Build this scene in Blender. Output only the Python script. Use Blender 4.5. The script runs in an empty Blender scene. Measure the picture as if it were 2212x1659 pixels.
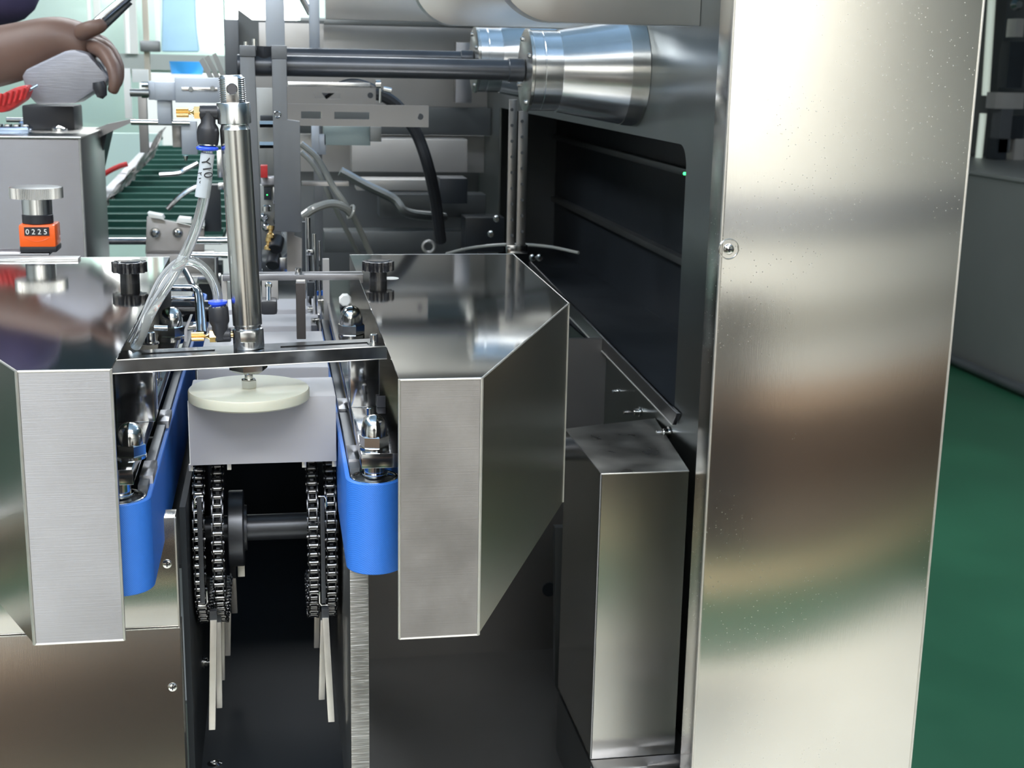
import bpy, bmesh, math, random
from mathutils import Vector, Matrix
random.seed(4)
PI = math.pi
SC = bpy.context.scene
COL = SC.collection

# ------------------------------------------------------------------ camera
F, CX, CY = 2900.0, 1106.0, 829.5
_d = Vector((-518, 697, -2900)).normalized()
_u = Vector((250, 12000, 2900)); _u = (_u - _d * _u.dot(_d)).normalized()
_r = _d.cross(_u)
ROT = Matrix((_r, _d, _u))                 # camera space -> world
CAM = Vector((0, 0, 1.45))
cd = bpy.data.cameras.new('camera'); cam = bpy.data.objects.new('camera', cd); COL.objects.link(cam)
cam.matrix_world = Matrix.Translation(CAM) @ ROT.to_4x4()
cd.sensor_width = 36.0; cd.lens = F / 2212 * 36.0
cd.clip_start = 0.05; cd.clip_end = 60
cd.dof.use_dof = True; cd.dof.focus_distance = 0.95; cd.dof.aperture_fstop = 24.0
SC.camera = cam

def P(px, py, X=None, Y=None, Z=None):
    """a point of the real scene seen in direction (px,py) and lying on the plane X=, Y= or Z="""
    r = ROT @ Vector(((px - CX) / F, -(py - CY) / F, -1.0))
    t = (X - CAM.x) / r.x if X is not None else (Y - CAM.y) / r.y if Y is not None else (Z - CAM.z) / r.z
    return CAM + r * t

# ------------------------------------------------------------------ world, lights, exposure
w = bpy.data.worlds.new('world'); SC.world = w; w.use_nodes = True
w.node_tree.nodes['Background'].inputs[0].default_value = (0.80, 0.86, 0.90, 1)
w.node_tree.nodes['Background'].inputs[1].default_value = 0.35
SC.view_settings.view_transform = 'Standard'; SC.view_settings.look = 'None'
SC.view_settings.exposure = 0.0; SC.view_settings.gamma = 1.0
SC.view_settings.use_curve_mapping = False

def area(name, loc, rot, sx, sy, power, col=(1, 1, 1)):
    l = bpy.data.lights.new(name, 'AREA'); l.shape = 'RECTANGLE'; l.size = sx; l.size_y = sy
    l.energy = power; l.color = col
    o = bpy.data.objects.new(name, l); COL.objects.link(o); o.location = loc; o.rotation_euler = rot
    return o
area('ceiling_panel_light', (-0.2, -0.75, 2.98), (0, 0, 0), 2.6, 0.5, 85, (1.0, 0.98, 0.95))
area('ceiling_panel_light', (-1.6, 1.3, 2.98), (0, 0, 0), 0.5, 2.4, 75, (0.95, 0.98, 1.0))
area('ceiling_panel_light', (0.3, 3.9, 2.98), (0, 0, 0), 2.4, 0.6, 90, (0.95, 0.98, 1.0))
area('ceiling_panel_light', (2.6, 3.0, 2.98), (0, 0, 0), 0.6, 2.6, 60, (0.95, 0.98, 1.0))
area('added_ceiling_fill', (-1.2, -0.6, 2.3), (PI, 0, 0), 1.6, 0.4, 45, (0.8, 0.9, 1.0))  # unseen lamp added to brighten the ceiling
area('added_ceiling_fill', (1.8, 2.2, 2.3), (PI, 0, 0), 1.6, 0.4, 35, (0.8, 0.9, 1.0))  # second added lamp, also aimed up at the ceiling
area('added_wall_fill', (0.0, -1.5, 2.9), (math.radians(-25), 0, 0), 3.4, 0.2, 110, (1.0, 0.97, 0.92))  # added fill, brightens the wall that the steel mirrors

# ------------------------------------------------------------------ materials
MATS = {}
def mat(name, col, metal=0.0, rough=0.5, grain=None, gs=(400, 400, 3), gb=0.15, mott=0.0, ms=9.0,
        trans=0.0, ior=1.45, emit=0.0, coat=0.0, spots=0.0, sss=0.0, alpha=1.0, aniso=None):
    """procedural Principled material: grain = directional brushing, mott = broad mottling, spots = specks"""
    if name in MATS: return MATS[name]
    m = bpy.data.materials.new(name); m.use_nodes = True; MATS[name] = m
    nt = m.node_tree; N = nt.nodes; L = nt.links; b = N['Principled BSDF']
    b.inputs['Base Color'].default_value = (*col, 1); b.inputs['Metallic'].default_value = metal
    b.inputs['Roughness'].default_value = rough; b.inputs['IOR'].default_value = ior
    b.inputs['Transmission Weight'].default_value = trans; b.inputs['Coat Weight'].default_value = coat
    b.inputs['Subsurface Weight'].default_value = sss; b.inputs['Alpha'].default_value = alpha
    if sss: b.inputs['Subsurface Scale'].default_value = 0.01
    if emit:
        b.inputs['Emission Color'].default_value = (*col, 1); b.inputs['Emission Strength'].default_value = emit
    tc = N.new('ShaderNodeTexCoord')
    colsock = None
    if mott or spots:
        n1 = N.new('ShaderNodeTexNoise'); n1.inputs['Scale'].default_value = ms; n1.inputs['Detail'].default_value = 6
        L.new(tc.outputs['Object'], n1.inputs['Vector'])
        mr = N.new('ShaderNodeMapRange'); mr.inputs['From Min'].default_value = 0.3; mr.inputs['From Max'].default_value = 0.7
        mr.inputs['To Min'].default_value = 1 - mott; mr.inputs['To Max'].default_value = 1 + mott * 0.4
        L.new(n1.outputs['Fac'], mr.inputs['Value'])
        mx = N.new('ShaderNodeMix'); mx.data_type = 'RGBA'; mx.blend_type = 'MULTIPLY'; mx.inputs[0].default_value = 1
        mx.inputs[6].default_value = (*col, 1); L.new(mr.outputs[0], mx.inputs[7])
        L.new(mx.outputs[2], b.inputs['Base Color']); colsock = mx.outputs[2]
        rr = N.new('ShaderNodeMapRange'); rr.inputs['To Min'].default_value = max(0.02, rough * (1 - 1.2 * mott)); rr.inputs['To Max'].default_value = rough * (1 + 1.2 * mott)
        L.new(n1.outputs['Fac'], rr.inputs['Value']); L.new(rr.outputs[0], b.inputs['Roughness'])
    if spots:
        v = N.new('ShaderNodeTexVoronoi'); v.inputs['Scale'].default_value = 240
        L.new(tc.outputs['Object'], v.inputs['Vector'])
        sp = N.new('ShaderNodeMapRange'); sp.inputs['From Min'].default_value = 0.10; sp.inputs['From Max'].default_value = 0.14
        sp.inputs['To Min'].default_value = spots; sp.inputs['To Max'].default_value = 0
        L.new(v.outputs['Distance'], sp.inputs['Value'])
        n3 = N.new('ShaderNodeTexNoise'); n3.inputs['Scale'].default_value = 6; L.new(tc.outputs['Object'], n3.inputs['Vector'])
        g3 = N.new('ShaderNodeMapRange'); g3.inputs['From Min'].default_value = 0.48; g3.inputs['From Max'].default_value = 0.6
        L.new(n3.outputs['Fac'], g3.inputs['Value'])
        ml = N.new('ShaderNodeMath'); ml.operation = 'MULTIPLY'; L.new(sp.outputs[0], ml.inputs[0]); L.new(g3.outputs[0], ml.inputs[1])
        m2 = N.new('ShaderNodeMix'); m2.data_type = 'RGBA'; L.new(ml.outputs[0], m2.inputs[0])
        L.new(colsock, m2.inputs[6]); m2.inputs[7].default_value = (0.95, 0.93, 0.88, 1)
        L.new(m2.outputs[2], b.inputs['Base Color'])
        rs = N.new('ShaderNodeMath'); rs.operation = 'ADD'; L.new(ml.outputs[0], rs.inputs[0]); L.new(rr.outputs[0], rs.inputs[1]); L.new(rs.outputs[0], b.inputs['Roughness'])
    if aniso:
        b.inputs['Anisotropic'].default_value = 0.92
        if aniso == 'v':        # brushed up and down: spreads reflections sideways
            ge = N.new('ShaderNodeNewGeometry'); cr = N.new('ShaderNodeVectorMath'); cr.operation = 'CROSS_PRODUCT'
            L.new(ge.outputs['True Normal'], cr.inputs[0]); cr.inputs[1].default_value = (0.001, 0.001, 1); L.new(cr.outputs[0], b.inputs['Tangent'])
        else:
            cb = N.new('ShaderNodeCombineXYZ'); cb.inputs[2].default_value = 1; L.new(cb.outputs[0], b.inputs['Tangent'])
    if grain:
        mp = N.new('ShaderNodeMapping'); mp.inputs['Scale'].default_value = gs
        L.new(tc.outputs['Object'], mp.inputs['Vector'])
        n2 = N.new('ShaderNodeTexNoise'); n2.inputs['Scale'].default_value = 1.0; n2.inputs['Detail'].default_value = 1.5; n2.inputs['Roughness'].default_value = 0.5
        L.new(mp.outputs[0], n2.inputs['Vector'])
        bp = N.new('ShaderNodeBump'); bp.inputs['Strength'].default_value = gb; bp.inputs['Distance'].default_value = grain
        L.new(n2.outputs['Fac'], bp.inputs['Height']); L.new(bp.outputs[0], b.inputs['Normal'])
    return m

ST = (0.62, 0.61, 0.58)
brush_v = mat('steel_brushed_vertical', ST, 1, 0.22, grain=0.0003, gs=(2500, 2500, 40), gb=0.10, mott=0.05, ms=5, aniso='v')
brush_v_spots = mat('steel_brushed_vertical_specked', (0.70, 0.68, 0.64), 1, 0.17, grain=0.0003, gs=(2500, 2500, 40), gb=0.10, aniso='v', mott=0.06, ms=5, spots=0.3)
brush_h = mat('steel_brushed_horizontal', (0.39, 0.39, 0.41), 1, 0.34, grain=0.0004, gs=(25, 25, 1600), gb=0.22, mott=0.08, ms=14, aniso='h')
brush_h_worn = mat('steel_brushed_worn', (0.29, 0.278, 0.268), 1, 0.36, grain=0.0004, gs=(25, 25, 1200), gb=0.15, mott=0.16, ms=24, aniso='h')
brush_dark = mat('steel_brushed_grey', (0.20, 0.20, 0.21), 1, 0.34, grain=0.0004, gs=(25, 25, 1600), gb=0.18, mott=0.12, ms=8, aniso='h')
mirror_top = mat('steel_satin_mirror', (0.66, 0.65, 0.63), 1, 0.06, mott=0.06, ms=12)
scuffed = mat('steel_scuffed', (0.70, 0.68, 0.64), 1, 0.30, mott=0.35, ms=22)
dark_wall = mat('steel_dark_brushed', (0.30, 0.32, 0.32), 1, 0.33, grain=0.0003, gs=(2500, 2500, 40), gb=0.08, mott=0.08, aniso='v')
dim = mat('steel_dim', (0.26, 0.27, 0.27), 1, 0.42, mott=0.15)
chrome = mat('chrome', (0.70, 0.70, 0.69), 1, 0.13)
chromed = mat('chrome_dulled', (0.52, 0.53, 0.55), 1, 0.11, mott=0.25, ms=60)
alum = mat('aluminium', (0.76, 0.77, 0.78), 1, 0.20, mott=0.05, ms=40)
alum_blue = mat('aluminium_anodised', (0.36, 0.40, 0.46), 0.7, 0.38, mott=0.06)
machined = mat('steel_machined_edge', (0.50, 0.50, 0.50), 1, 0.34, grain=0.0008, gs=(60, 60, 900), gb=0.5, mott=0.12, ms=20)
arm_plate = mat('arm_grey_plate', (.22, .215, .21), .6, .4, mott=.08)
grey_plate = mat('grey_anodised_plate', (0.12, 0.128, 0.138), 0.55, 0.42, mott=0.06, ms=20)
warm_plate = mat('warm_grey_plate', (0.46, 0.445, 0.425), 0.55, 0.38, mott=0.08)
blk = mat('black_plastic', (0.012, 0.012, 0.014), 0, 0.22, coat=0.3)
blkm = mat('black_matte_plastic', (0.022, 0.023, 0.027), 0, 0.42)
rod_blk = mat('black_oxide_rod', (0.075, 0.08, 0.09), 0.6, 0.33, mott=0.1, ms=40)
chain_m = mat('oiled_chain_steel', (0.055, 0.057, 0.062), 1, 0.22, mott=0.3, ms=200)
roller_m = mat('polished_chain_roller', (0.26, 0.26, 0.26), 1, 0.16)
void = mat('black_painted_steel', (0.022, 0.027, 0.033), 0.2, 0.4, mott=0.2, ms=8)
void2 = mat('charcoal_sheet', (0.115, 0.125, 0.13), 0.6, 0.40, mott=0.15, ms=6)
brass = mat('brass', (0.85, 0.58, 0.25), 1, 0.2)
blue_p = mat('blue_plastic', (0.03, 0.09, 0.75), 0, 0.3, coat=0.2)
nylon = mat('cream_nylon', (0.50, 0.50, 0.40), 0, 0.42, mott=0.07, ms=18, sss=0.1)
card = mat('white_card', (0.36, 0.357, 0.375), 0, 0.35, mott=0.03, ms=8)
orange = mat('orange_plastic', (0.90, 0.13, 0.02), 0, 0.28, coat=0.4)
hose = mat('clear_hose', (0.93, 0.95, 0.93), 0, 0.06, trans=0.9, ior=1.18)
sleeve_m = mat('frosted_sleeve', (0.50, 0.54, 0.57), 0, 0.45, alpha=0.85)
lug_m = mat('bright_lug_steel', (0.74, 0.71, 0.66), 0.75, 0.35, mott=0.12, ms=60)
skin = mat('skin', (0.135, 0.078, 0.058), 0, 0.5, mott=0.12, ms=25, sss=0.08)
purple = mat('dark_purple_cloth', (0.055, 0.045, 0.10), 0, 0.85, mott=0.2, ms=20)
hairm = mat('black_hair', (0.01, 0.009, 0.008), 0, 0.5, mott=0.3, ms=60)
red_p = mat('red_mesh_fabric', (0.55, 0.03, 0.03), 0, 0.5, mott=0.3, ms=90)
green_f = mat('green_epoxy_floor', (0.018, 0.085, 0.045), 0, 0.33, mott=0.22, ms=1.6)
mint = mat('mint_glass_panel', (0.52, 0.70, 0.62), 0, 0.3, mott=0.05, ms=2)
mint_l = mat('pale_mint_sheet', (0.62, 0.78, 0.72), 0, 0.25, mott=0.04, ms=2)
white_w = mat('white_wall', (0.80, 0.80, 0.77), 0, 0.6, mott=0.03, ms=2)
ceil_b = mat('blue_bounce_ceiling', (0.42, 0.60, 0.85), 0, 0.7)  # blue put into the ceiling colour so the cones mirror blue
cream_w = mat('cream_wall', (0.84, 0.82, 0.75), 0, 0.6, mott=0.04, ms=1.5)
brown_w = mat('added_brown_band', (0.15, 0.10, 0.07), 0, 0.8, mott=0.1, ms=1.5)
brown_l = mat('added_tan_band', (0.62, 0.42, 0.28), 0, 0.6, mott=0.1, ms=1.5)
grey_w = mat('grey_trim_paint', (0.30, 0.31, 0.33), 0, 0.6)
pale_mat = mat('pale_reflection_mat', (0.78, 0.75, 0.66), 0, 0.7, mott=0.06, ms=3)
lit = mat('daylit_window_pane', (0.98, 1.0, 0.97), 0, 0.5, emit=4.5)
bluecloth = mat('pale_blue_cloth', (0.40, 0.62, 0.80), 0, 0.8, mott=0.12, ms=6)
belt_g = mat('green_belt', (0.012, 0.075, 0.055), 0, 0.45, mott=0.15, ms=12)
grey_cab = mat('grey_painted_cabinet', (0.15, 0.16, 0.15), 0.1, 0.45, mott=0.1, ms=2)
led_g = mat('green_indicator', (0.05, 0.9, 0.2), 0, 0.4, emit=3.0)
led_w = mat('lit_tube', (0.70, 0.78, 0.68), 0, 0.4, emit=0.35)
ink = mat('black_ink', (0.02, 0.02, 0.025), 0, 0.6)
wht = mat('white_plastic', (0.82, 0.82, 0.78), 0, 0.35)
weld = mat('weld_edge_highlight', (0.70, 0.68, 0.64), 0.85, 0.33, mott=0.1, ms=60)  # weld and edge beads made brighter for the highlights a bevel would catch

# belt with a fine woven texture
def woven(name, col):
    m = bpy.data.materials.new(name); m.use_nodes = True; N = m.node_tree.nodes; L = m.node_tree.links; b = N['Principled BSDF']
    b.inputs['Base Color'].default_value = (*col, 1); b.inputs['Roughness'].default_value = 0.42
    tc = N.new('ShaderNodeTexCoord')
    w1 = N.new('ShaderNodeTexWave'); w1.inputs['Scale'].default_value = 420; w1.bands_direction = 'Z'
    w2 = N.new('ShaderNodeTexWave'); w2.inputs['Scale'].default_value = 420; w2.bands_direction = 'DIAGONAL'
    for q in (w1, w2): L.new(tc.outputs['Object'], q.inputs['Vector'])
    mu = N.new('ShaderNodeMath'); mu.operation = 'MULTIPLY'; L.new(w1.outputs['Fac'], mu.inputs[0]); L.new(w2.outputs['Fac'], mu.inputs[1])
    bp = N.new('ShaderNodeBump'); bp.inputs['Strength'].default_value = 0.35; bp.inputs['Distance'].default_value = 0.0003
    L.new(mu.outputs[0], bp.inputs['Height']); L.new(bp.outputs[0], b.inputs['Normal'])
    mx = N.new('ShaderNodeMix'); mx.data_type = 'RGBA'; mx.inputs[6].default_value = (col[0] * 0.85, col[1] * 0.8, col[2] * 0.85, 1)
    mx.inputs[7].default_value = (col[0] * 1.3 + 0.02, col[1] * 1.3, min(1, col[2] * 1.12), 1)
    L.new(mu.outputs[0], mx.inputs[0]); L.new(mx.outputs[2], b.inputs['Base Color'])
    return m
belt_b = woven('blue_woven_belt', (0.025, 0.17, 0.62))

# ------------------------------------------------------------------ mesh helpers
class M:
    def __init__(s): s.bm = bmesh.new()
    def _bev(s, faces, b, seg=2):
        if b:
            es = list({e for f in faces for e in f.edges})
            bmesh.ops.bevel(s.bm, geom=es, offset=b, segments=seg, affect='EDGES', profile=0.6)
    def box(s, x0, x1, y0, y1, z0, z1, b=0.0):
        return s.prism([(x0, y0), (x1, y0), (x1, y1), (x0, y1)], 'z', z0, z1, b)
    def prism(s, poly, ax, a, c, b=0.0):
        def mk(u, v, t): return {'z': (u, v, t), 'y': (u, t, v), 'x': (t, u, v)}[ax]
        v0 = [s.bm.verts.new(mk(u, v, a)) for u, v in poly]; v1 = [s.bm.verts.new(mk(u, v, c)) for u, v in poly]
        n = len(poly); fs = [s.bm.faces.new(v0), s.bm.faces.new(v1)]
        for i in range(n): fs.append(s.bm.faces.new((v0[i], v0[(i + 1) % n], v1[(i + 1) % n], v1[i])))
        bmesh.ops.recalc_face_normals(s.bm, faces=fs)
        s._bev(fs, b); return s
    def hexa(s, pts8, b=0.0):
        v = [s.bm.verts.new(p) for p in pts8]
        fs = [s.bm.faces.new([v[i] for i in q]) for q in ((0, 1, 2, 3), (4, 5, 6, 7), (0, 1, 5, 4), (1, 2, 6, 5), (2, 3, 7, 6), (3, 0, 4, 7))]
        bmesh.ops.recalc_face_normals(s.bm, faces=fs); s._bev(fs, b); return s
    def frame(s, d):
        d = Vector(d).normalized(); a = Vector((0, 0, 1)) if abs(d.z) < 0.9 else Vector((1, 0, 0))
        u = d.cross(a).normalized(); return d, u, d.cross(u)
    def lathe(s, o, d, prof, seg=32, ph=0.0, closed=True):
        """prof: list of (radius, height along d)"""
        o = Vector(o); d, u, v = s.frame(d); rings = []
        for r, h in prof:
            rings.append([s.bm.verts.new(o + d * h + (u * math.cos(ph + 2 * PI * k / seg) + v * math.sin(ph + 2 * PI * k / seg)) * max(r, 1e-5)) for k in range(seg)])
        fs = []
        for a, c in zip(rings, rings[1:]):
            for k in range(seg): fs.append(s.bm.faces.new((a[k], a[(k + 1) % seg], c[(k + 1) % seg], c[k])))
        if closed: fs.append(s.bm.faces.new(rings[0])); fs.append(s.bm.faces.new(rings[-1]))
        bmesh.ops.recalc_face_normals(s.bm, faces=fs); return s
    def cyl(s, a, c, r, seg=24, r2=None, ph=0.0, ch=0.0):
        a = Vector(a); c = Vector(c); h = (c - a).length; r2 = r if r2 is None else r2
        pr = [(r, 0), (r2, h)] if not ch else [(r - ch, 0), (r, ch), (r2, h - ch), (r2 - ch, h)]
        return s.lathe(a, c - a, pr, seg, ph)
    def ring(s, o, d, R, r, seg=32, k=10):
        o = Vector(o); d, u, v = s.frame(d); rs = []
        for i in range(seg):
            t = 2 * PI * i / seg; e = u * math.cos(t) + v * math.sin(t)
            rs.append([s.bm.verts.new(o + e * (R + r * math.cos(2 * PI * j / k)) + d * r * math.sin(2 * PI * j / k)) for j in range(k)])
        fs = []
        for i in range(seg):
            for j in range(k): fs.append(s.bm.faces.new((rs[i][j], rs[(i + 1) % seg][j], rs[(i + 1) % seg][(j + 1) % k], rs[i][(j + 1) % k])))
        bmesh.ops.recalc_face_normals(s.bm, faces=fs); return s
    def tube(s, pts, r, seg=12, smooth=True, sub=6):
        pts = [Vector(p) for p in pts]
        if smooth and len(pts) > 2:
            q = [pts[0] * 2 - pts[1]] + pts + [pts[-1] * 2 - pts[-2]]; out = []
            for i in range(1, len(q) - 2):
                for j in range(sub):
                    t = j / sub; a, b_, c, e = q[i - 1], q[i], q[i + 1], q[i + 2]
                    out.append(0.5 * ((2 * b_) + (c - a) * t + (2 * a - 5 * b_ + 4 * c - e) * t * t + (3 * b_ - a - 3 * c + e) * t ** 3))
            out.append(pts[-1]); pts = out
        rings = []; n = len(pts); pu = None
        for i, p in enumerate(pts):
            d = (pts[min(i + 1, n - 1)] - pts[max(i - 1, 0)]).normalized()
            if pu is None: _, u, v = s.frame(d)
            else: u = (pu - d * pu.dot(d)).normalized(); v = d.cross(u)
            pu = u
            rr = r[min(len(r) - 1, int(i * len(r) / n))] if isinstance(r, (list, tuple)) else r
            rings.append([s.bm.verts.new(p + (u * math.cos(2 * PI * k / seg) + v * math.sin(2 * PI * k / seg)) * rr) for k in range(seg)])
        fs = []
        for a, c in zip(rings, rings[1:]):
            for k in range(seg): fs.append(s.bm.faces.new((a[k], a[(k + 1) % seg], c[(k + 1) % seg], c[k])))
        fs.append(s.bm.faces.new(rings[0])); fs.append(s.bm.faces.new(rings[-1]))
        bmesh.ops.recalc_face_normals(s.bm, faces=fs); return s
    def xf(s, mtx):
        bmesh.ops.transform(s.bm, matrix=mtx, verts=s.bm.verts); return s
    def build(s, name, m, parent=None, ang=35, local=False):
        me = bpy.data.meshes.new(name)
        if local: sh = Vector((0, 0, 0))
        elif parent is not None: sh = WL[parent.name]
        else:
            vs = [v.co for v in s.bm.verts]
            sh = Vector(((min(v.x for v in vs) + max(v.x for v in vs)) / 2, (min(v.y for v in vs) + max(v.y for v in vs)) / 2, min(v.z for v in vs)))
        bmesh.ops.translate(s.bm, verts=s.bm.verts, vec=-sh)
        s.bm.to_mesh(me); s.bm.free()
        for p in me.polygons: p.use_smooth = True
        me.set_sharp_from_angle(angle=math.radians(ang))
        me.materials.append(m)
        o = bpy.data.objects.new(name, me); COL.objects.link(o)
        if parent is not None: o.parent = parent; WL[o.name] = WL[parent.name]
        else: o.location = sh if not local else (0, 0, 0); WL[o.name] = sh.copy()
        return o
WL = {}
def tag(o, label, cat, group=None, kind=None):
    o['label'] = label; o['category'] = cat
    if group: o['group'] = group
    if kind: o['kind'] = kind
    return o
def T(name, label, cat, loc, group=None):
    o = bpy.data.objects.new(name, None); COL.objects.link(o); o.location = loc; o.empty_display_size = 0.02
    WL[o.name] = Vector(loc); return tag(o, label, cat, group)
def struct(name, mb, m):
    o = mb.build(name, m); o['kind'] = 'structure'; return o
def rct(px0, py0, px1, py1, Y):
    """real x and z extent of something seen between these pixels and standing at depth Y"""
    mx, my = (px0 + px1) / 2, (py0 + py1) / 2
    return P(px0, my, Y=Y).x, P(px1, my, Y=Y).x, P(mx, py1, Y=Y).z, P(mx, py0, Y=Y).z
def slab(px0, py0, px1, py1, Y, dep, b=0.0005):
    x0, x1, z0, z1 = rct(px0, py0, px1, py1, Y)
    if x0 < .42 and Y > 1.3: x1 = min(x1, .4285)
    return M().box(x0, x1, Y, Y + dep, z0, z1, b)
def arcpts(cx, cy, r, a0, a1, n):
    return [(cx + r * math.cos(math.radians(a0 + (a1 - a0) * i / n)), cy + r * math.sin(math.radians(a0 + (a1 - a0) * i / n))) for i in range(n + 1)]

# ------------------------------------------------------------------ the room
struct('floor', M().box(-5, 9, -2.6, 11, -0.05, 0), green_f)
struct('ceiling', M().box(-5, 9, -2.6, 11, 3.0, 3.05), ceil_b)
struct('wall_back', M().box(-5, 9, -2.65, -2.6, 0, 3.0), cream_w)          # behind the camera
struct('added_band_1', M().box(-5, 9, -2.6, -2.57, 1.20, 1.38), grey_w)  # unseen band added for the dark stripe mirrored in the pillar
struct('added_band_2', M().box(-5, 9, -2.6, -2.585, 0.38, 0.52), brown_l)  # tan band put in to tint the pillar's reflection
struct('added_band_6', M().box(-5, 9, -2.6, -2.59, 0.72, 0.90), mat('added_grey_band', (.50, .48, .42), 0, .6))  # greyer band, added only to be mirrored in the pillar
struct('added_low_band', M().box(-5, 9, -2.6, -2.57, 0, 0.38), brown_w)  # low brown zone added for the pillar's brown reflection
struct('added_floor_band', M().box(-3, 6, -2.57, -1.72, 0, .003), mat('added_brown_floor', (.10, .075, .055), 0, .8))  # unseen dark floor area, added to extend the brown reflection
struct('added_floor_strip', M().box(-3, 6, -1.62, -1.36, 0, .003), mat('added_tan_strip', (.34, .27, .16), 0, .5))  # unseen tan strip added for a tan stripe in the pillar
struct('wall_left', M().box(-5.05, -5, -2.6, 11, 0, 3.0), white_w)
struct('wall_right', M().box(9, 9.05, -2.6, 11, 0, 3.0), grey_w)
struct('wall_far', M().box(-5, 9, 11, 11.05, 0, 3.0), white_w)
YW = 6.0

# ------------------------------------------------------------------ right pillar of the machine
PX0, PX1, PY = 0.377, 0.597, 1.10
t = T('machine_pillar', 'tall brushed stainless steel pillar cover with faint scratches, right of the machine bay', 'pillar', ((PX0 + PX1) / 2, PY + .02, 0))
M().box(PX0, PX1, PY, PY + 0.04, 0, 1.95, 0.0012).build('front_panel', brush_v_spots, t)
M().box(PX0 - 0.0012, PX0 + 0.0004, PY + 0.001, PY + 0.004, 0, 1.95).build('edge_bead', weld, t)
M().box(PX1 - 0.0005, PX1 + 0.0015, PY - 0.0005, PY + 0.006, 0, 1.95, 0.0004).build('edge_bead', weld, t)
def pan_screw(name, c, d, r, parent, m=chrome):
    c = Vector(c); d = Vector(d).normalized()
    o = M().lathe(c, d, [(r, 0), (r, r * .15), (r * .85, r * .4), (r * .45, r * .55), (0, r * .6)], 24).build(name, m, parent)
    _, u, v = M().frame(d); k = M()
    for a, b_ in ((u, v), (v, u)):
        p = [c + d * r * .5 + a * s1 * r * .5 + b_ * s2 * r * .11 for s1, s2 in ((-1, -1), (1, -1), (1, 1), (-1, 1))]
        k.hexa(p + [q + d * r * .13 for q in p])
    k.build('cross_slot', void, o); return o
pan_screw('screw', P(1574, 538, Y=PY), (0, -1, 0), 0.0048, t)
M().ring(P(1574, 538, Y=PY + .0005), (0, 1, 0), 0.0085, 0.0008, 32).build('dimple_rim', brush_v, t)

# side wall of the bay: x = const sheet with a large rounded opening
XW = 0.43
wall_poly = [(1.145, 0.60), (3.2, 0.60), (3.2, 1.62), (1.145, 1.62)]
def sheet_with_hole(outer, hole, x0, x1):
    """closed sheet in the YZ plane with one hole (outer and hole as (y,z) lists)"""
    bm = bmesh.new()
    def loop(pts, x): return [bm.verts.new((x, y, z)) for y, z in pts]
    for x in (x0, x1):
        a = loop(outer, x); h = loop(hole, x)
        es = [bm.edges.new((l[i], l[(i + 1) % len(l)])) for l in (a, h) for i in range(len(l))]
        bmesh.ops.triangle_fill(bm, use_beauty=True, edges=es)
    bm.verts.ensure_lookup_table(); n, k = len(outer), len(hole); o2 = n + k
    for base, cnt in ((0, n), (n, k)):
        for i in range(cnt):
            j = (i + 1) % cnt
            bm.faces.new([bm.verts[q] for q in (base + i, base + j, o2 + base + j, o2 + base + i)])
    bmesh.ops.recalc_face_normals(bm, faces=bm.faces)
    m_ = M(); m_.bm.free(); m_.bm = bm; return m_
oy0, oy1, oz0, oz1, rr_ = 1.385, 2.6, 1.075, 1.372, 0.025
hole = arcpts(oy0 + rr_, oz1 - rr_, rr_, 180, 90, 8) + [(oy1, oz1), (oy1, oz0), (oy0, oz0)]
bay = T('bay_side_wall', 'dark brushed steel side wall of the machine bay with a large rounded opening', 'machine panel', (XW, 2.1, .6))
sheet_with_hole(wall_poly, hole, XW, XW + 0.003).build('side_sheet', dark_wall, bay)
XS = .4235
la, lb_, ua, ub = P(1452, 918, X=XS), P(1232, 687, X=XS), P(1461, 893, X=XS), P(1230, 656, X=XS)
lb_ = la + (lb_ - la) * 1.6; ub = ua + (ub - ua) * 1.6; th_ = Vector((.005, 0, 0))
M().hexa([la, lb_, ub, ua, la + th_, lb_ + th_, ub + th_, ua + th_], .0006).build('opening_ledge', brush_dark, bay)
M().cyl(la, lb_, .0009, 8).build('ledge_edge', weld, bay)
M().box(XW - 0.03, XW, 1.139, 1.146, 0.60, 1.62).build('front_return', dark_wall, bay)
# interior of the side compartment
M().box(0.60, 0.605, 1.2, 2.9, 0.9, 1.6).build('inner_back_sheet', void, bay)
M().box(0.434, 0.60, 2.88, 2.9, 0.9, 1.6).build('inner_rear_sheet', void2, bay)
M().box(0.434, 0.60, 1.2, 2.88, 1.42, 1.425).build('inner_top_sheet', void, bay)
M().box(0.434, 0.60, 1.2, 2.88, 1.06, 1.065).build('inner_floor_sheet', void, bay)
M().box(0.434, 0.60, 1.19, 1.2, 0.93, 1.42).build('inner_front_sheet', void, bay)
for zz in (1.03, 1.17, 1.30):
    M().box(0.585, 0.60, 1.3, 2.85, zz, zz + .010, .001).build('inner_rail', dim, bay)
def wall_bolt(px, py, r=0.006, L=0.022):
    c = P(px, py, X=XW - 0.001)
    b = M().lathe(c, (-1, 0, 0), [(r * 1.5, 0), (r * 1.5, .0015), (r, .0018), (r, .007), (r * .6, .0075), (r * .55, L)], 20).build('wall_bolt', chrome, bay)
    return b
wall_bolt(1446, 934, .0045, .015); wall_bolt(1250, 792, .005, .02); wall_bolt(1382, 890, .004, .02); wall_bolt(1335, 845, .002, .006)
g = P(1479, 375, X=.4335)
tag(M().lathe(g, (-1, 0, 0), [(.0017, -.003), (.0017, .001), (.001, .0015), (0, .002)], 16).build('indicator_lamp', led_g), 'tiny green indicator lamp glowing inside the dark opening', 'lamp')

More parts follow.
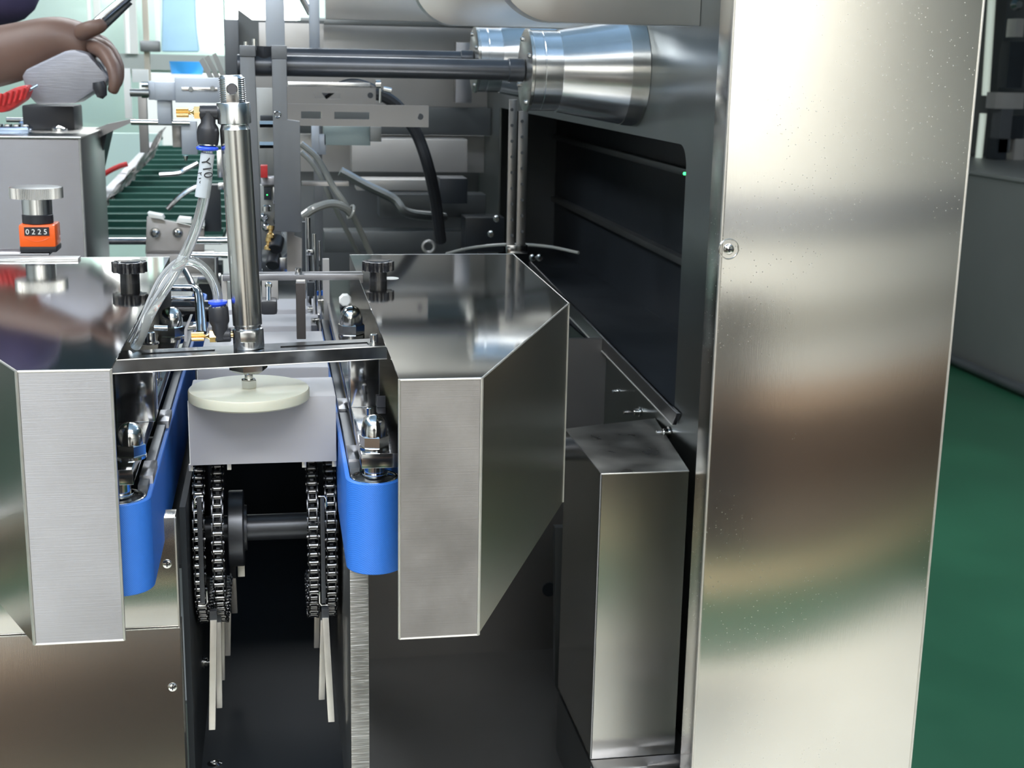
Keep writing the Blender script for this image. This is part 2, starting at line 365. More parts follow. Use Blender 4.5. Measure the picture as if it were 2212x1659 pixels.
# ------------------------------------------------------------------ top covers and back panels
YF = 1.32
def cover(name, pl, pr, py, R, Y, m, label, ztop=1.95, dep=0.03):
    x0 = P(pl, py, Y=Y).x; x1 = min(P(pr, py, Y=Y).x, .4295); z0 = P((pl + pr) / 2, py, Y=Y).z
    poly = [(x1, z0), (x1, ztop), (x0, ztop)] + ([(x0, z0 + R)] + arcpts(x0 + R, z0 + R, R, 180, 270, 14)[1:] if R else [(x0, z0)])
    return tag(M().prism(poly, 'y', Y, Y + dep, 0.0008).build(name, m), label, 'machine cover')
cover_steel = mat('cover_steel', (.86, .86, .85), 1, .30, mott=.05, ms=20, aniso='v')
cover('top_cover', 1068, 1546, 51, 0.060, 1.36, cover_steel, 'nearest upper stainless cover plate with rounded lower corner above the large silver cone')
cover('top_cover', 893, 1330, 59, 0.055, 1.75, cover_steel, 'second upper cover plate with rounded lower corner, behind the nearest cover')
cover('top_cover', 704, 1330, 49, 0, 2.4, cover_steel, 'farthest upper cover plate, pale warm grey with square left end')
tback = t = T('machine_back_panel', 'grey sheet panels and beams closing the back of the machine bay', 'machine panel', (0.2, 2.75, 0.6))
slab(540, 52, 1250, 240, 2.75, .02).build('upper_sheet', warm_plate, t)
slab(640, 232, 1250, 292, 2.70, .04).build('cross_beam', void2, t)
slab(600, 292, 1250, 372, 2.78, .02).build('middle_sheet', warm_plate, t)
slab(560, 372, 1300, 760, 2.85, .02).build('lower_sheet', void2, t)
slab(985, 92, 1020, 222, 2.66, .03).build('edge_strip', brush_h, t)
slab(650, 45, 1250, 58, 2.68, .05).build('top_lip', dim, t)

# ------------------------------------------------------------------ cones and black rods
def cone(Y, pyc, pxf, label, rodleft, rodlabel):
    xf = 0.293; c = P(pxf, pyc, Y=Y); z = c.z; R = 0.048
    t = T('mandrel_cone', label, 'roller', (xf, Y, z), 'silver mandrel cones on the bay wall')
    M().lathe((xf, Y, z), (1, 0, 0), [(R * .97, 0), (R, .0008), (R, .004), (R * .97, .005)], 64).build('flange', brush_v, t)
    M().lathe((xf + .005, Y, z), (1, 0, 0), [(R * .965, 0), (R * .965, .011), (R * .955, .0115), (R * .955, .0125), (R * .965, .013), (R * .97, .033)], 64).build('collar', alum, t)
    M().lathe((xf + .038, Y, z), (1, 0, 0), [(R * .99, 0), (R * 1.27, .078)], 72).build('cone_body', alum, t)
    M().lathe((xf + .116, Y, z), (1, 0, 0), [(R * 1.28, 0), (R * 1.33, XW - xf - .1165)], 72).build('base_ring', brush_v, t)
    for a in (65, 245, 155, 335):
        M().lathe((xf, Y + math.cos(math.radians(a)) * R * .75, z + math.sin(math.radians(a)) * R * .84), (-1, 0, 0), [(.003, 0), (.003, .002), (.0015, .003)], 12).build('flange_screw', chrome, t)
    r = T('black_rod', rodlabel, 'rod', (xf - .2, Y, z), 'black oxide rods held by the cones')
    xl = P(rodleft, pyc, Y=Y).x
    M().cyl((xl, Y, z), (xf - .0005, Y, z), 0.0118, 32, ch=.001).build('rod_bar', rod_blk, r)
    M().cyl((xf - .02, Y, z), (xf - .001, Y, z), 0.0135, 32, ch=.001).build('end_collar', rod_blk, r)
    return xl, z
xl1, zr1 = cone(1.60, 152, 1133, 'large polished silver cone with bolted flange nearest the pillar', 512, 'thick black rod running left from the nearest silver cone')
cone(2.02, 129, 1024, 'second silver cone with flange, half hidden behind the nearest one', 545, 'thin looking black rod running left from the farther silver cone')

# two flat grey uprights carrying the rods
def upright(poly, Y, dep, label, extra=None):
    pts = [P(x, y, Y=Y) for x, y in poly]
    t = T('support_upright', label, 'machine bracket', (sum(p.x for p in pts) / len(pts), Y, min(p.z for p in pts)), 'grey uprights under the black rod')
    M().prism([(p.x, p.z) for p in pts], 'y', Y, Y + dep, 0.0008).build('plate', grey_plate, t)
    return t
u1 = upright([(518, 122), (550, 122), (561, 400), (566, 600), (527, 600)], 1.575, .012, 'left grey upright plate behind the air cylinder')
u2 = upright([(587, 128), (619, 128), (621, 258), (648, 262), (651, 500), (640, 502), (594, 500)], 1.570, .012, 'right grey upright plate with a threaded hole, wider below')
for u, (a, b_, c, d_) in ((u1, (517, 98, 552, 122)), (u2, (586, 98, 620, 128))):
    slab(a, b_, c, d_, 1.573, .045, .001).build('clamp_cap', grey_plate, u)
M().ring(P(599, 247, Y=1.569), (0, 1, 0), .0035, .0008, 20).build('threaded_hole', chrome, u2)
for px, py in ((531, 90), (549, 84)):
    p = P(px, py, Y=1.59); M().cyl(p - Vector((0, 0, .012)), p, .0026, 12).build('cap_screw', chrome, u1)
M().cyl(P(570, 100, Y=1.60), P(570, 125, Y=1.60), .010, 6).build('lock_nut', rod_blk, u1)
for px, py in ((572, 268), (572, 313)):
    a = P(561, py, Y=1.58); c = P(592, py, Y=1.58)
    M().cyl(a, c, .0042, 6).build('spacer_bolt', chrome, u1)
# two slotted arms
def arm(px0, py0, px1, py1, Y, slots, holes, label):
    x0, x1, z0, z1 = rct(px0, py0, px1, py1, Y)
    t = T('slotted_arm', label, 'machine bracket', ((x0 + x1) / 2, Y, z0), 'slotted flat arms reaching right')
    fr = [(a, b_) for a, b_ in slots]; h = z1 - z0; k = M(); xs = x0
    zc0, zc1 = z0 + h * .32, z0 + h * .66
    k.box(x0, x1, Y, Y + .006, z0, zc0); k.box(x0, x1, Y, Y + .006, zc1, z1)
    for a, b_ in fr:
        xa, xb = P(a, py0, Y=Y).x, P(b_, py0, Y=Y).x
        k.box(xs, xa, Y, Y + .006, zc0, zc1); xs = xb
    k.box(xs, x1, Y, Y + .006, zc0, zc1)
    k.build('flat_bar', arm_plate, t)
    for px, py in holes: M().cyl(P(px, py, Y=Y - .0003), P(px, py, Y=Y + .003), .004, 20).build('bolt_hole', void, t)
    return t
ta1 = arm(600, 226, 926, 273, 1.78, [(650, 694), (722, 798)], [(908, 252)], 'lower long slotted flat arm ending in a square tip with a hole')
ta2 = arm(600, 188, 812, 226, 1.92, [(680, 735)], [(800, 206)], 'upper shorter slotted arm just below the black rod')
slab(694, 240, 722, 256, 1.785, .01).build('brass_block', brass)
tag(bpy.data.objects['brass_block'], 'small brass block seen through the slot of the lower arm', 'machine block')

# ------------------------------------------------------------------ guards
ZG = 1.25714; ZL = 1.26714  # foreground sections scaled down about the camera, with the result baked into their numbers
def guard(pts, z0, z1, openx, label, mats, name='guard_cover'):
    """folded sheet cover: pts outline (x,y) of the closed sides in order, the remaining side is open"""
    th = 0.00114
    cx = sum(p[0] for p in pts) / len(pts); cy = sum(p[1] for p in pts) / len(pts)
    t = T(name, label, 'machine guard', (cx, cy, z0), 'folded steel guards beside the blue belts')
    M().prism(pts, 'z', z1 - th, z1).build('top_panel', mats[0], t)
    n = len(pts)
    for i in range(n):
        a = Vector((*pts[i], 0)); b_ = Vector((*pts[(i + 1) % n], 0))
        if abs(a.x - openx) < 1e-6 and abs(b_.x - openx) < 1e-6: continue
        d = (b_ - a).normalized(); nn = Vector((-d.y, d.x, 0))
        if nn.dot(Vector((cx, cy, 0)) - a) < 0: nn = -nn
        q = [a, b_, b_ + nn * th, a + nn * th]
        k = M(); k.hexa([p + Vector((0, 0, z0)) for p in q] + [p + Vector((0, 0, z1 - th)) for p in q])
        k.build('front_panel' if i == 0 else 'side_panel', mats[1] if i == 0 else mats[2], t)
        k = M(); k.cyl((a.x, a.y, z0), (a.x, a.y, z1), 0.00093, 8); 
        k.cyl((a.x, a.y, z1 - 0.00057), (b_.x, b_.y, z1 - 0.00057), 0.00079, 8)
        if i == 0: k.cyl((b_.x, b_.y, z0), (b_.x, b_.y, z1), 0.00114, 8); k.cyl((a.x, a.y, z0), (b_.x, b_.y, z0), 0.00071, 8)
        k.build('welded_edge', weld, t)
    return t
gR = guard([(0.07464, 0.82143), (0.12714, 0.82143), (0.24143, 1.08929), (0.24643, 1.38929), (0.07464, 1.38929)], 1.08143, ZG, 0.07464,
           'right hand folded steel guard with mirror-like top and a black knob', (mirror_top, brush_h_worn, brush_v))
gL = guard([(-0.1, 0.82143), (-0.15464, 0.82143), (-0.275, 1.07143), (-0.275, 1.30714), (-0.1, 1.30714)], 1.09071, ZL, -0.1,
           'left hand folded steel guard in front of the orange counter, cut by the frame edge', (mirror_top, brush_h, brush_v))
def star_knob(px, py, Z, parent):
    c = P(px, py, Z=Z)
    k = M().cyl(c, c + Vector((0, 0, 0.0100)), 0.0080, 32).build('knob_neck', blk, parent)
    prof = []; n = 12; pts = []
    for i in range(n * 8):
        a = 2 * PI * i / (n * 8); rr = 0.01343 + .00114 * (1 if math.cos(n * a) > 0 else -1) * min(1, abs(math.cos(n * a)) * 3)
        pts.append((c.x + rr * math.cos(a), c.y + rr * math.sin(a)))
    M().prism(pts, 'z', c.z + 0.0092, c.z + 0.0180, 0.00043).build('knob_grip', blk, parent)
    M().lathe((c.x, c.y, c.z + 0.0180), (0, 0, 1), [(0.01107, 0), (0.01, 0.00086), (0, 0.00114)], 32).build('knob_cap', blk, parent)
star_knob(817, 606, ZG, gR); star_knob(281, 611, ZL, gL)
tag(M().lathe(P(845, 601, Z=ZG), (0, 0, 1), [(0.00714, 0), (0.00643, 0.00043), (0, 0.00057)], 24).build('paper_disc', wht), 'small white disc lying on the right guard behind its knob', 'disc')

# ------------------------------------------------------------------ orange position counter on the left guard
c = P(86, 543, Y=1.446)
K = 1 / (F / (c - CAM).dot(ROT @ Vector((0, 0, -1))))   # metres per pixel at that depth
zb = c.z
t = T('position_counter', 'orange position counter with a knurled silver hand wheel behind the left guard', 'counter', (c.x, c.y, zb))
def wheel(z0, z1, R, name, dx=0):
    n = 96; pts = []
    for i in range(n * 2):
        a = PI * i / n; rr = R * (1 if i % 2 else .965); pts.append((c.x + dx + rr * math.cos(a), c.y + rr * math.sin(a)))
    M().prism(pts, 'z', z0, z1, 0).build(name, alum, t, ang=20)
    M().lathe((c.x + dx, c.y, z1 - 0.00021), (0, 0, 1), [(R * .96, 0), (R * .9, 0.00057), (0, 0.00057)], 48).build(name + '_face', dim, t)
def zpx(py, px=86): return P(px, py, Y=c.y).z
x0, x1 = P(41, 510, Y=c.y - 0.01429).x, P(120, 510, Y=c.y - 0.01429).x
M().box(x0, x1, c.y - 0.01429, c.y + 0.02, zpx(541), zpx(529), 0.00071).build('base_block', blkm, t)
body = M().box(x0, x1, c.y - 0.015, c.y + 0.01929, zpx(530), zpx(482), 0.00214).build('counter_body', orange, t)
wz0, wz1 = zpx(505), zpx(487); wx0, wx1 = P(52, 498, Y=c.y - 0.01571).x, P(106, 498, Y=c.y - 0.01571).x
M().box(wx0, wx1, c.y - 0.01586, c.y - 0.01464, wz0, wz1).build('digit_window', blkm, body)
def text(s, name, p, size, m, parent, rot=(PI / 2, 0, 0), ext=0.00014):
    cu = bpy.data.curves.new(name, 'FONT'); cu.body = s; cu.size = size; cu.extrude = ext; cu.align_x = 'CENTER'; cu.align_y = 'CENTER'
    o = bpy.data.objects.new(name, cu); COL.objects.link(o)
    dg = bpy.context.evaluated_depsgraph_get(); dg.update()
    me = bpy.data.meshes.new_from_object(o.evaluated_get(dg)); bpy.data.objects.remove(o)
    me.materials.append(m); q = bpy.data.objects.new(name, me); COL.objects.link(q)
    q.parent = parent; q.location = Vector(p) - WL[parent.name]; q.rotation_euler = rot; WL[q.name] = WL[parent.name]; return q
for i, ch in enumerate('0225'):
    xx = wx0 + (wx1 - wx0) * (.13 + .24 * i)
    text(ch, 'digit', (xx, c.y - 0.01614, (wz0 + wz1) / 2 - 0.00057), 0.0075, wht, body)
M().tube([(wx0 + (wx1 - wx0) * (i / 8), c.y - 0.01514, wz0 - 0.00214 - .004 * math.sin(PI * i / 8)) for i in range(9)], 0.00029, 6).build('moulded_arc', orange, body)
M().cyl((c.x, c.y, zpx(482)), (c.x, c.y, zpx(462)), 32 * K, 40, ch=0.00071).build('black_collar', blkm, t)
M().cyl((c.x, c.y, zpx(463)), (c.x, c.y, zpx(428)), 31 * K, 40, ch=0.00057).build('upper_column', alum, t)
wheel(zpx(427), zpx(404), 55 * K, 'upper_wheel')
t2 = T('counter_bracket', 'thin steel plate and pale bar reaching in from the left to the orange counter', 'machine bracket', (c.x - 0.07143, c.y, zpx(545)))
M().box(c.x - .25, P(112, 545, Y=c.y).x, c.y - .018, c.y + .022, zpx(547), zpx(542.5), .0003).build('thin_plate', brush_h, t2)
e_ = P(173, 560, Z=ZL)
M().box(-.26, e_.x, e_.y - .012, e_.y + .006, ZL, ZL + .0025, .0004).build('pale_bar', machined, t2)

bar_steel = mat('plated_bar_steel', (.46, .47, .49), 1, .2, mott=.2, ms=90)
# ------------------------------------------------------------------ crossbar, plates, blocks
ZP = 1.2
YR = 0.97857; zbt = P(828, 748, Y=YR).z; YLb = P(262, 778, Z=zbt).y
zbb = P(828, 775, Y=YR).z; DEP = P(820, 730, Z=zbt).y - YR
xL, xR = P(238, 790, Y=YLb).x, P(836, 760, Y=YR).x
def barpt(x, dy=0): f = (x - xL) / (xR - xL); return YLb + (YR - YLb) * f + dy
t = T('crossbar', 'polished steel bar with slots spanning between both belts and holding the air cylinder', 'machine bar', ((xL + xR) / 2, (YLb + YR) / 2, zbb))
sl = [(0.10, 0.36), (0.60, 0.95)]
k = M()
def barseg(k, xa, xb, d0, d1, z0=zbb, z1=zbt):
    q = [(xa, barpt(xa, d0)), (xb, barpt(xb, d0)), (xb, barpt(xb, d1)), (xa, barpt(xa, d1))]
    k.hexa([(x, y, z0) for x, y in q] + [(x, y, z1) for x, y in q])
barseg(k, xL, xR, 0, DEP * .42); barseg(k, xL, xR, DEP * .62, DEP)
xs = xL
for a, b_ in sl + [(1, 1)]:
    barseg(k, xs, xL + (xR - xL) * a, DEP * .42, DEP * .62); xs = xL + (xR - xL) * b_
k.build('bar_body', bar_steel, t)
k = M(); 
for z in (zbt, zbb): k.cyl((xL, barpt(xL), z), (xR, barpt(xR), z), 0.00043, 8)
k.build('bright_edge', weld, t)
# end blocks under the bar, standing on the belt plates
for (pa, pb, name_, side) in ((245, 331, 'bar_block', 'left'), (757, 862, 'bar_block', 'right')):
    xa, xb = P(pa, 850, Y=barpt(xL if side == 'left' else xR)).x, P(pb, 830, Y=barpt(xL if side == 'left' else xR)).x
    if side == 'right': xb = 0.07393
    else: xa = max(xa, -0.09893) - 0.01429
    y0 = barpt((xa + xb) / 2)
    tag(M().box(xa, xb, y0, y0 + 0.02857, ZP, zbb, 0.00057).build('bar_block', chromed), 'polished rectangular block under the %s end of the crossbar' % side, 'machine block', 'blocks carrying the crossbar')
# belt carrier plates
def plate(x0, x1, y0, y1, label, notch):
    t = T('belt_plate', label, 'machine plate', ((x0 + x1) / 2, (y0 + y1) / 2, ZP - 0.01), 'thick plates over the belt pulleys')
    M().box(x0, x1, y0, y1, ZP - 0.01, ZP, 0.00043).build('plate_body', chromed, t)
    return t
pR = plate(0.0525, 0.10714, 0.85143, 1.60714, 'polished plate over the right belt with a large acorn nut on its front end', 1)
pLx = -0.09107
pL = plate(-0.13571, pLx, 0.83214, 1.60714, 'polished plate over the left belt, mostly hidden by the left guard', -1)

def acorn(c, s, label, group='chrome acorn nuts on the belt axles'):
    c = Vector(c)
    t = T('acorn_nut', label, 'nut', c, group)
    M().lathe(c, (0, 0, 1), [(.0125 * s, 0), (.0125 * s, .0022 * s)], 32).build('washer', chrome, t)
    M().lathe(c + Vector((0, 0, .0022 * s)), (0, 0, 1), [(.0118 * s, 0), (.0125 * s, .001 * s), (.0125 * s, .009 * s), (.0112 * s, .0102 * s)], 6, ph=.3).build('hex_base', chrome, t, ang=20)
    M().lathe(c + Vector((0, 0, .0118 * s)), (0, 0, 1), [(.0108 * s, 0), (.0106 * s, .006 * s), (.0093 * s, .0115 * s), (.0068 * s, .015 * s), (.0035 * s, .0168 * s), (0, .0172 * s)], 32).build('dome', chrome, t, ang=60)
def bolt(c, r, h, label, name='socket_bolt', group='small chrome socket bolts', m=chrome):
    c = Vector(c); t = T(name, label, 'bolt', c, group)
    M().lathe(c, (0, 0, 1), [(r * 1.7, 0), (r * 1.7, r * .3)], 20).build('washer', m, t)
    M().lathe(c + Vector((0, 0, r * .3)), (0, 0, 1), [(r, 0), (r, h - r * .15), (r * .85, h), (r * .5, h), (r * .45, h - r)], 20).build('head', m, t)
a1 = P(808, 968, Z=ZP); acorn(a1, 0.8, 'large chrome acorn nut on the front end of the right plate')
a2 = P(262, 988, Z=ZP); acorn((max(a2.x, -0.095), a2.y, ZP), 0.8, 'large chrome acorn nut beside the lower edge of the left guard')
a3 = P(371, 730, Z=ZP); acorn(a3, 1.0, 'chrome acorn nut behind the left part of the crossbar')
a4 = P(759, 726, Z=ZP); acorn(a4, 1.0, 'chrome acorn nut behind the right part of the crossbar')
bp_ = P(808, 742, Z=zbt); bolt((bp_.x, bp_.y, zbt), 0.003, 0.00643, 'chrome socket bolt on the right end of the crossbar')
bp_ = P(292, 738, Z=zbt)
bolt((P(325, 742, Z=zbt).x, P(325, 742, Z=zbt).y, zbt), 0.00371, 0.00786, 'chrome socket bolt on the left end of the crossbar')
bolt(P(284, 950, Z=ZP), 0.003, 0.00714, 'chrome bolt standing on the left plate behind the large acorn nut')
bolt(P(800, 905, Z=ZP), 0.003, 0.00786, 'chrome socket bolt standing just behind the right large acorn nut')
bolt(P(339, 820, Z=ZP), 0.00271, 0.00786, 'chrome bolt on the left plate just below the crossbar')
bolt(P(793, 738, Z=ZP + 0.00714) + Vector((0, 0, -0.00714)), 0.00393, 0.00857, 'chrome bolt behind the right end of the crossbar')
# notch key hanging at the right block
kx = P(823, 880, Y=barpt(0.06786) - 0.00071)
tag(M().box(kx.x - 0.00321, kx.x + 0.00321, kx.y - 0.00286, kx.y - 0.00036, ZP + 0.00014, ZP + 0.00857, 0.00029).build('locating_key', blkm), 'small dark locating key at the foot of the right block', 'machine key')

# ------------------------------------------------------------------ blue belts with pulleys
def belt(xc, R, y0, y1, z0, z1, label):
    th = 0.00286
    def path(r): return arcpts(xc, y0 + R, r, 180, 360, 28) + arcpts(xc, y1 - R, r, 0, 180, 16)
    o, i = path(R), path(R - th); bm = bmesh.new()
    def lp(pts, z): return [bm.verts.new((x, y, z)) for x, y in pts]
    b = 0.00057
    loops = [lp(o, z0 + b), lp(path(R - b), z0), lp(i, z0), lp(i, z1), lp(path(R - b), z1), lp(o, z1 - b)]
    n = len(o)
    for a, c_ in zip(loops, loops[1:] + loops[:1]):
        for k in range(n): bm.faces.new((a[k], a[(k + 1) % n], c_[(k + 1) % n], c_[k]))
    bmesh.ops.recalc_face_normals(bm, faces=bm.faces)
    t = T('side_belt', label, 'belt', (xc, (y0 + y1) / 2, z0), 'upright blue side belts')
    m_ = M(); m_.bm.free(); m_.bm = bm; m_.build('belt_band', belt_b, t)
    M().lathe((xc, y0 + R, z0 + 0.00143), (0, 0, 1), [(R - th - 0.00043, 0), (R - th - 0.00043, z1 - z0 - 0.00429)], 40).build('pulley', dim, t)
    M().ring((xc, y0 + R, z1 - 0.00071), (0, 0, 1), R - th - 0.00143, 0.00107, 40, 8).build('pulley_rim', chrome, t)
    M().cyl((xc, y0 + R, z1 - 0.00714), (xc, y0 + R, ZP - 0.01036), 0.007, 28).build('axle', chrome, t)
    M().cyl((xc, y0 + R, z1 + 0.00071), (xc, y0 + R, z1 + 0.00286), 0.00893, 28).build('axle_collar', chrome, t)
zt = P(808, 1047, Y=0.85214).z; zb_ = P(808, 1243, Y=0.85214).z
bcx = 0.06229; BR = 0.01943
belt(bcx, BR, 0.85214, 1.64286, zb_, zt, 'right blue woven belt loop beside the white carton')
blx = -0.10179
yLb_ = 0.83071
belt(blx, BR, yLb_, 1.64286, zb_ + 0.0015, zt - 0.00143, 'left blue woven belt loop with a fine vertical seam')
# belt guide rails
def guide(x0, x1, y0, y1, z0, z1, label):
    t = T('belt_guide', label, 'machine rail', ((x0 + x1) / 2, (y0 + y1) / 2, z0), 'guide rails inside the belts')
    M().box(x0, x1, y0, y1, z0, z1, 0.00057).build('rail', grey_plate, t)
    for i in range(2):
        y = y0 + 0.01429 + i * 0.14
        M().box(x0 - 0.00014, x1 + 0.00214, y, y + 0.03571, z1 - .02, z1 + 0.002, 0.00036).build('rail_clip', brush_h, t)
guide(0.04643, 0.05321, 0.88214, 1.58571, 1.12857, zt + 0.00286, 'grey guide rail behind the inner run of the right belt')
guide(-0.09179, -0.08536, 0.86071, 1.58571, 1.12857, zt + 0.00214, 'grey guide rail behind the inner run of the left belt')

# ------------------------------------------------------------------ press: air cylinder, rod, disc
CYc = barpt(0) + DEP * .5
cyx = lambda py: P(538 + (505 - 538) * (750 - py) / 510., py, Y=CYc)
A = cyx(752); B = cyx(160); A.z = max(A.z, zbt)
ax = (B - A); L = ax.length; axn = ax.normalized()
def H(py): return L * (752 - py) / (752 - 160.)
def wpx(n): return n / F * (Vector(A) - CAM).dot(ROT @ Vector((0, 0, -1)))
t = T('air_cylinder', 'slim stainless air cylinder standing upright on the crossbar', 'air cylinder', A)
r_t = wpx(33); 
M().lathe(A, axn, [(wpx(31), 0), (wpx(33), 0.00057), (wpx(33), H(712)), (wpx(32), H(708)), (wpx(28), H(706)), (wpx(28), H(700)), (wpx(31), H(699)), (wpx(30.5), H(694))], 48).build('end_cap', alum, t)
M().lathe(A + axn * H(696), axn, [(wpx(31), 0), (wpx(31), H(275) - H(696))], 56).build('barrel', mat('cylinder_tube_steel', (.70, .69, .66), 1, .2), t)
M().lathe(A + axn * H(275), axn, [(wpx(31), 0), (wpx(28.5), H(268) - H(275)), (wpx(28.5), H(265) - H(275)), (wpx(34.5), H(262) - H(275)), (wpx(34.5), H(221) - H(275)), (wpx(33.5), H(219) - H(275)), (wpx(25), H(218) - H(275))], 48).build('head_cap', alum, t)
pr = []; h0, h1 = H(218), H(166); n = 12
for i in range(n):
    f = h0 + (h1 - h0) * i / n; s_ = (h1 - h0) / n
    pr += [(wpx(24.5), f), (wpx(27.5), f + s_ * .45), (wpx(24.5), f + s_ * .9)]
pr += [(wpx(24), h1), (wpx(22), H(162))]
M().lathe(A, axn, pr, 40).build('threaded_boss', alum, t, ang=20)
ctr = A + axn * ((h0 + h1) / 2); fr_ = Vector((0, -1, 0))
# flat milled faces with the pivot hole
q = [(ctr + Vector((sx * wpx(13), 0, 0)) + axn * sz * (h1 - h0) * .52) for sx, sz in ((-1, -1), (1, -1), (1, 1), (-1, 1))]
M().hexa([p + Vector((0, -wpx(28.5), 0)) for p in q] + [p + Vector((0, wpx(24), 0)) for p in q], 0.00036).build('milled_flat', alum, t)
hc = ctr + axn * (h1 - h0) * .03
M().ring(hc + Vector((0, -wpx(28.6), 0)), (0, 1, 0), wpx(10.5), wpx(1.2), 28, 6).build('pivot_hole_rim', chrome, t)
M().cyl(hc + Vector((0, -wpx(28.9), 0)), hc + Vector((0, -wpx(24), 0)), wpx(9.6), 24).build('pivot_hole', mat('hole_shade_steel', (.16, .16, .18), 1, .3), t)
q = [(A + axn * H(722) + Vector((sx * wpx(16), -wpx(33.6), 0)) + axn * sz * wpx(11)) for sx, sz in ((-1, -1), (1, -1), (1, 1), (-1, 1))]
M().hexa(q + [p + Vector((0, wpx(6), 0)) for p in q], 0.00029).build('spanner_flat', alum, t)

def fitting(t, cap, d, elbow_c, ring_up, s=1):
    pass
# upper speed controller (tube leaves downwards)
def S(px, py, dy=0): return P(px, py, Y=CYc + dy)
tu = T('speed_controller', 'upper black air fitting with brass needle, blue ring pointing down', 'air fitting', S(449, 243), 'black elbow fittings on the air cylinder')
M().cyl(S(472, 243), S(431, 243), wpx(14.5), 28, ch=wpx(2)).build('cross_body', blkm, tu)
M().cyl(S(476, 243), S(470, 243), wpx(7), 20).build('port_nipple', chrome, tu)
M().lathe(S(450, 240), S(449, 315) - S(450, 240), [(wpx(15), 0), (wpx(15), wpx(24)), (wpx(21), wpx(33)), (wpx(22), wpx(38)), (wpx(23), wpx(44)), (wpx(22), wpx(60)), (wpx(20), wpx(70))], 32).build('elbow_body', blkm, tu)
M().lathe(S(449, 308), S(449, 316) - S(449, 308), [(wpx(20), 0), (wpx(21), wpx(5)), (wpx(19), wpx(6))], 32).build('metal_ring', chrome, tu)
M().lathe(S(448, 315), S(448, 328) - S(448, 315), [(wpx(16), 0), (wpx(22), wpx(2)), (wpx(23), wpx(5)), (wpx(22), wpx(8)), (wpx(14), wpx(10))], 32).build('release_ring', blue_p, tu, ang=60)
def needle(t, a, b_, nhex, nk):
    a = Vector(a); b_ = Vector(b_); d = (b_ - a).normalized(); Lh = (b_ - a).length
    M().lathe(a, d, [(wpx(14), 0), (wpx(14), Lh * .12), (wpx(14), Lh * .26)], 6).build('hex_nut', brass, t, ang=20)
    M().lathe(a + d * Lh * .26, d, [(wpx(9), 0), (wpx(5), Lh * .1), (wpx(4), Lh * .24)], 20).build('needle_stem', brass, t)
    pts = []
    o = a + d * Lh * .5; _, u, v = M().frame(d); k = M(); n = 28; rings = []
    for h in (0, Lh * .5):
        rings.append([k.bm.verts.new(o + d * h + (u * math.cos(PI * i / n) + v * math.sin(PI * i / n)) * wpx(10 if i % 2 else 9)) for i in range(2 * n)])
    for i in range(2 * n): k.bm.faces.new((rings[0][i], rings[0][(i + 1) % (2 * n)], rings[1][(i + 1) % (2 * n)], rings[1][i]))
    k.bm.faces.new(rings[0]); k.bm.faces.new(rings[1]); bmesh.ops.recalc_face_normals(k.bm, faces=k.bm.faces)
    k.build('knurled_screw', brass, t, ang=20)
needle(tu, S(433, 243), S(381, 243), 0, 0)
tl = T('speed_controller', 'lower black air fitting with brass needle, blue ring pointing up', 'air fitting', S(475, 738), 'black elbow fittings on the air cylinder')
M().cyl(S(499, 723), S(466, 724), wpx(15.5), 28, ch=wpx(2)).build('cross_body', blkm, tl)
M().cyl(S(505, 723), S(498, 723), wpx(7), 20).build('port_nipple', brass, tl)
M().lathe(S(477, 733), S(471, 660) - S(477, 733), [(wpx(15), 0), (wpx(17), wpx(12)), (wpx(17), wpx(30)), (wpx(21), wpx(38)), (wpx(21.5), wpx(44)), (wpx(21), wpx(68)), (wpx(19), wpx(72))], 32).build('elbow_body', blkm, tl)
M().lathe(S(471, 664), S(470, 658) - S(471, 664), [(wpx(18), 0), (wpx(19), wpx(4)), (wpx(17), wpx(5))], 32).build('metal_ring', chrome, tl)
M().lathe(S(470.5, 660), S(470, 648) - S(470.5, 660), [(wpx(14), 0), (wpx(16), wpx(3)), (wpx(20), wpx(5)), (wpx(20), wpx(10)), (wpx(12), wpx(11))], 32).build('release_ring', blue_p, tl, ang=60)
needle(tl, S(467, 726), S(414, 727), 0, 0)

# rod, nuts and disc
t = T('press_disc', 'round cream nylon press disc on a short rod, pushing on the white carton', 'press disc', S(538, 868))
dc = P(538, 838, Y=CYc + 0.); R_ = wpx(130)
dth = 0.00821
M().lathe(dc - Vector((0, 0, dth)), (0, 0, 1), [(R_ * .975, 0), (R_, 0.00114), (R_, dth - 0.00107), (R_ * .985, dth), (0, dth)], 96).build('disc', nylon, t)
M().cyl(dc, (dc.x, dc.y, zbb), wpx(9), 24).build('piston_rod', chrome, t)
M().lathe(dc + Vector((0, 0, 0.00007)), (0, 0, 1), [(wpx(15), 0), (wpx(17.5), 0.00071), (wpx(17.5), 0.00607), (wpx(15), 0.00679)], 6, ph=.1).build('hex_nut', chrome, t, ang=20)
t = T('mounting_nut', 'large dark hexagon nut under the crossbar holding the air cylinder', 'nut', (dc.x, dc.y, zbb - 0.00571))
M().lathe((dc.x, dc.y, zbb - 0.00014), (0, 0, -1), [(wpx(42), 0), (wpx(42), 0.006), (wpx(30), 0.0085)], 6, ph=.25).build('nut_body', chromed, t, ang=20)

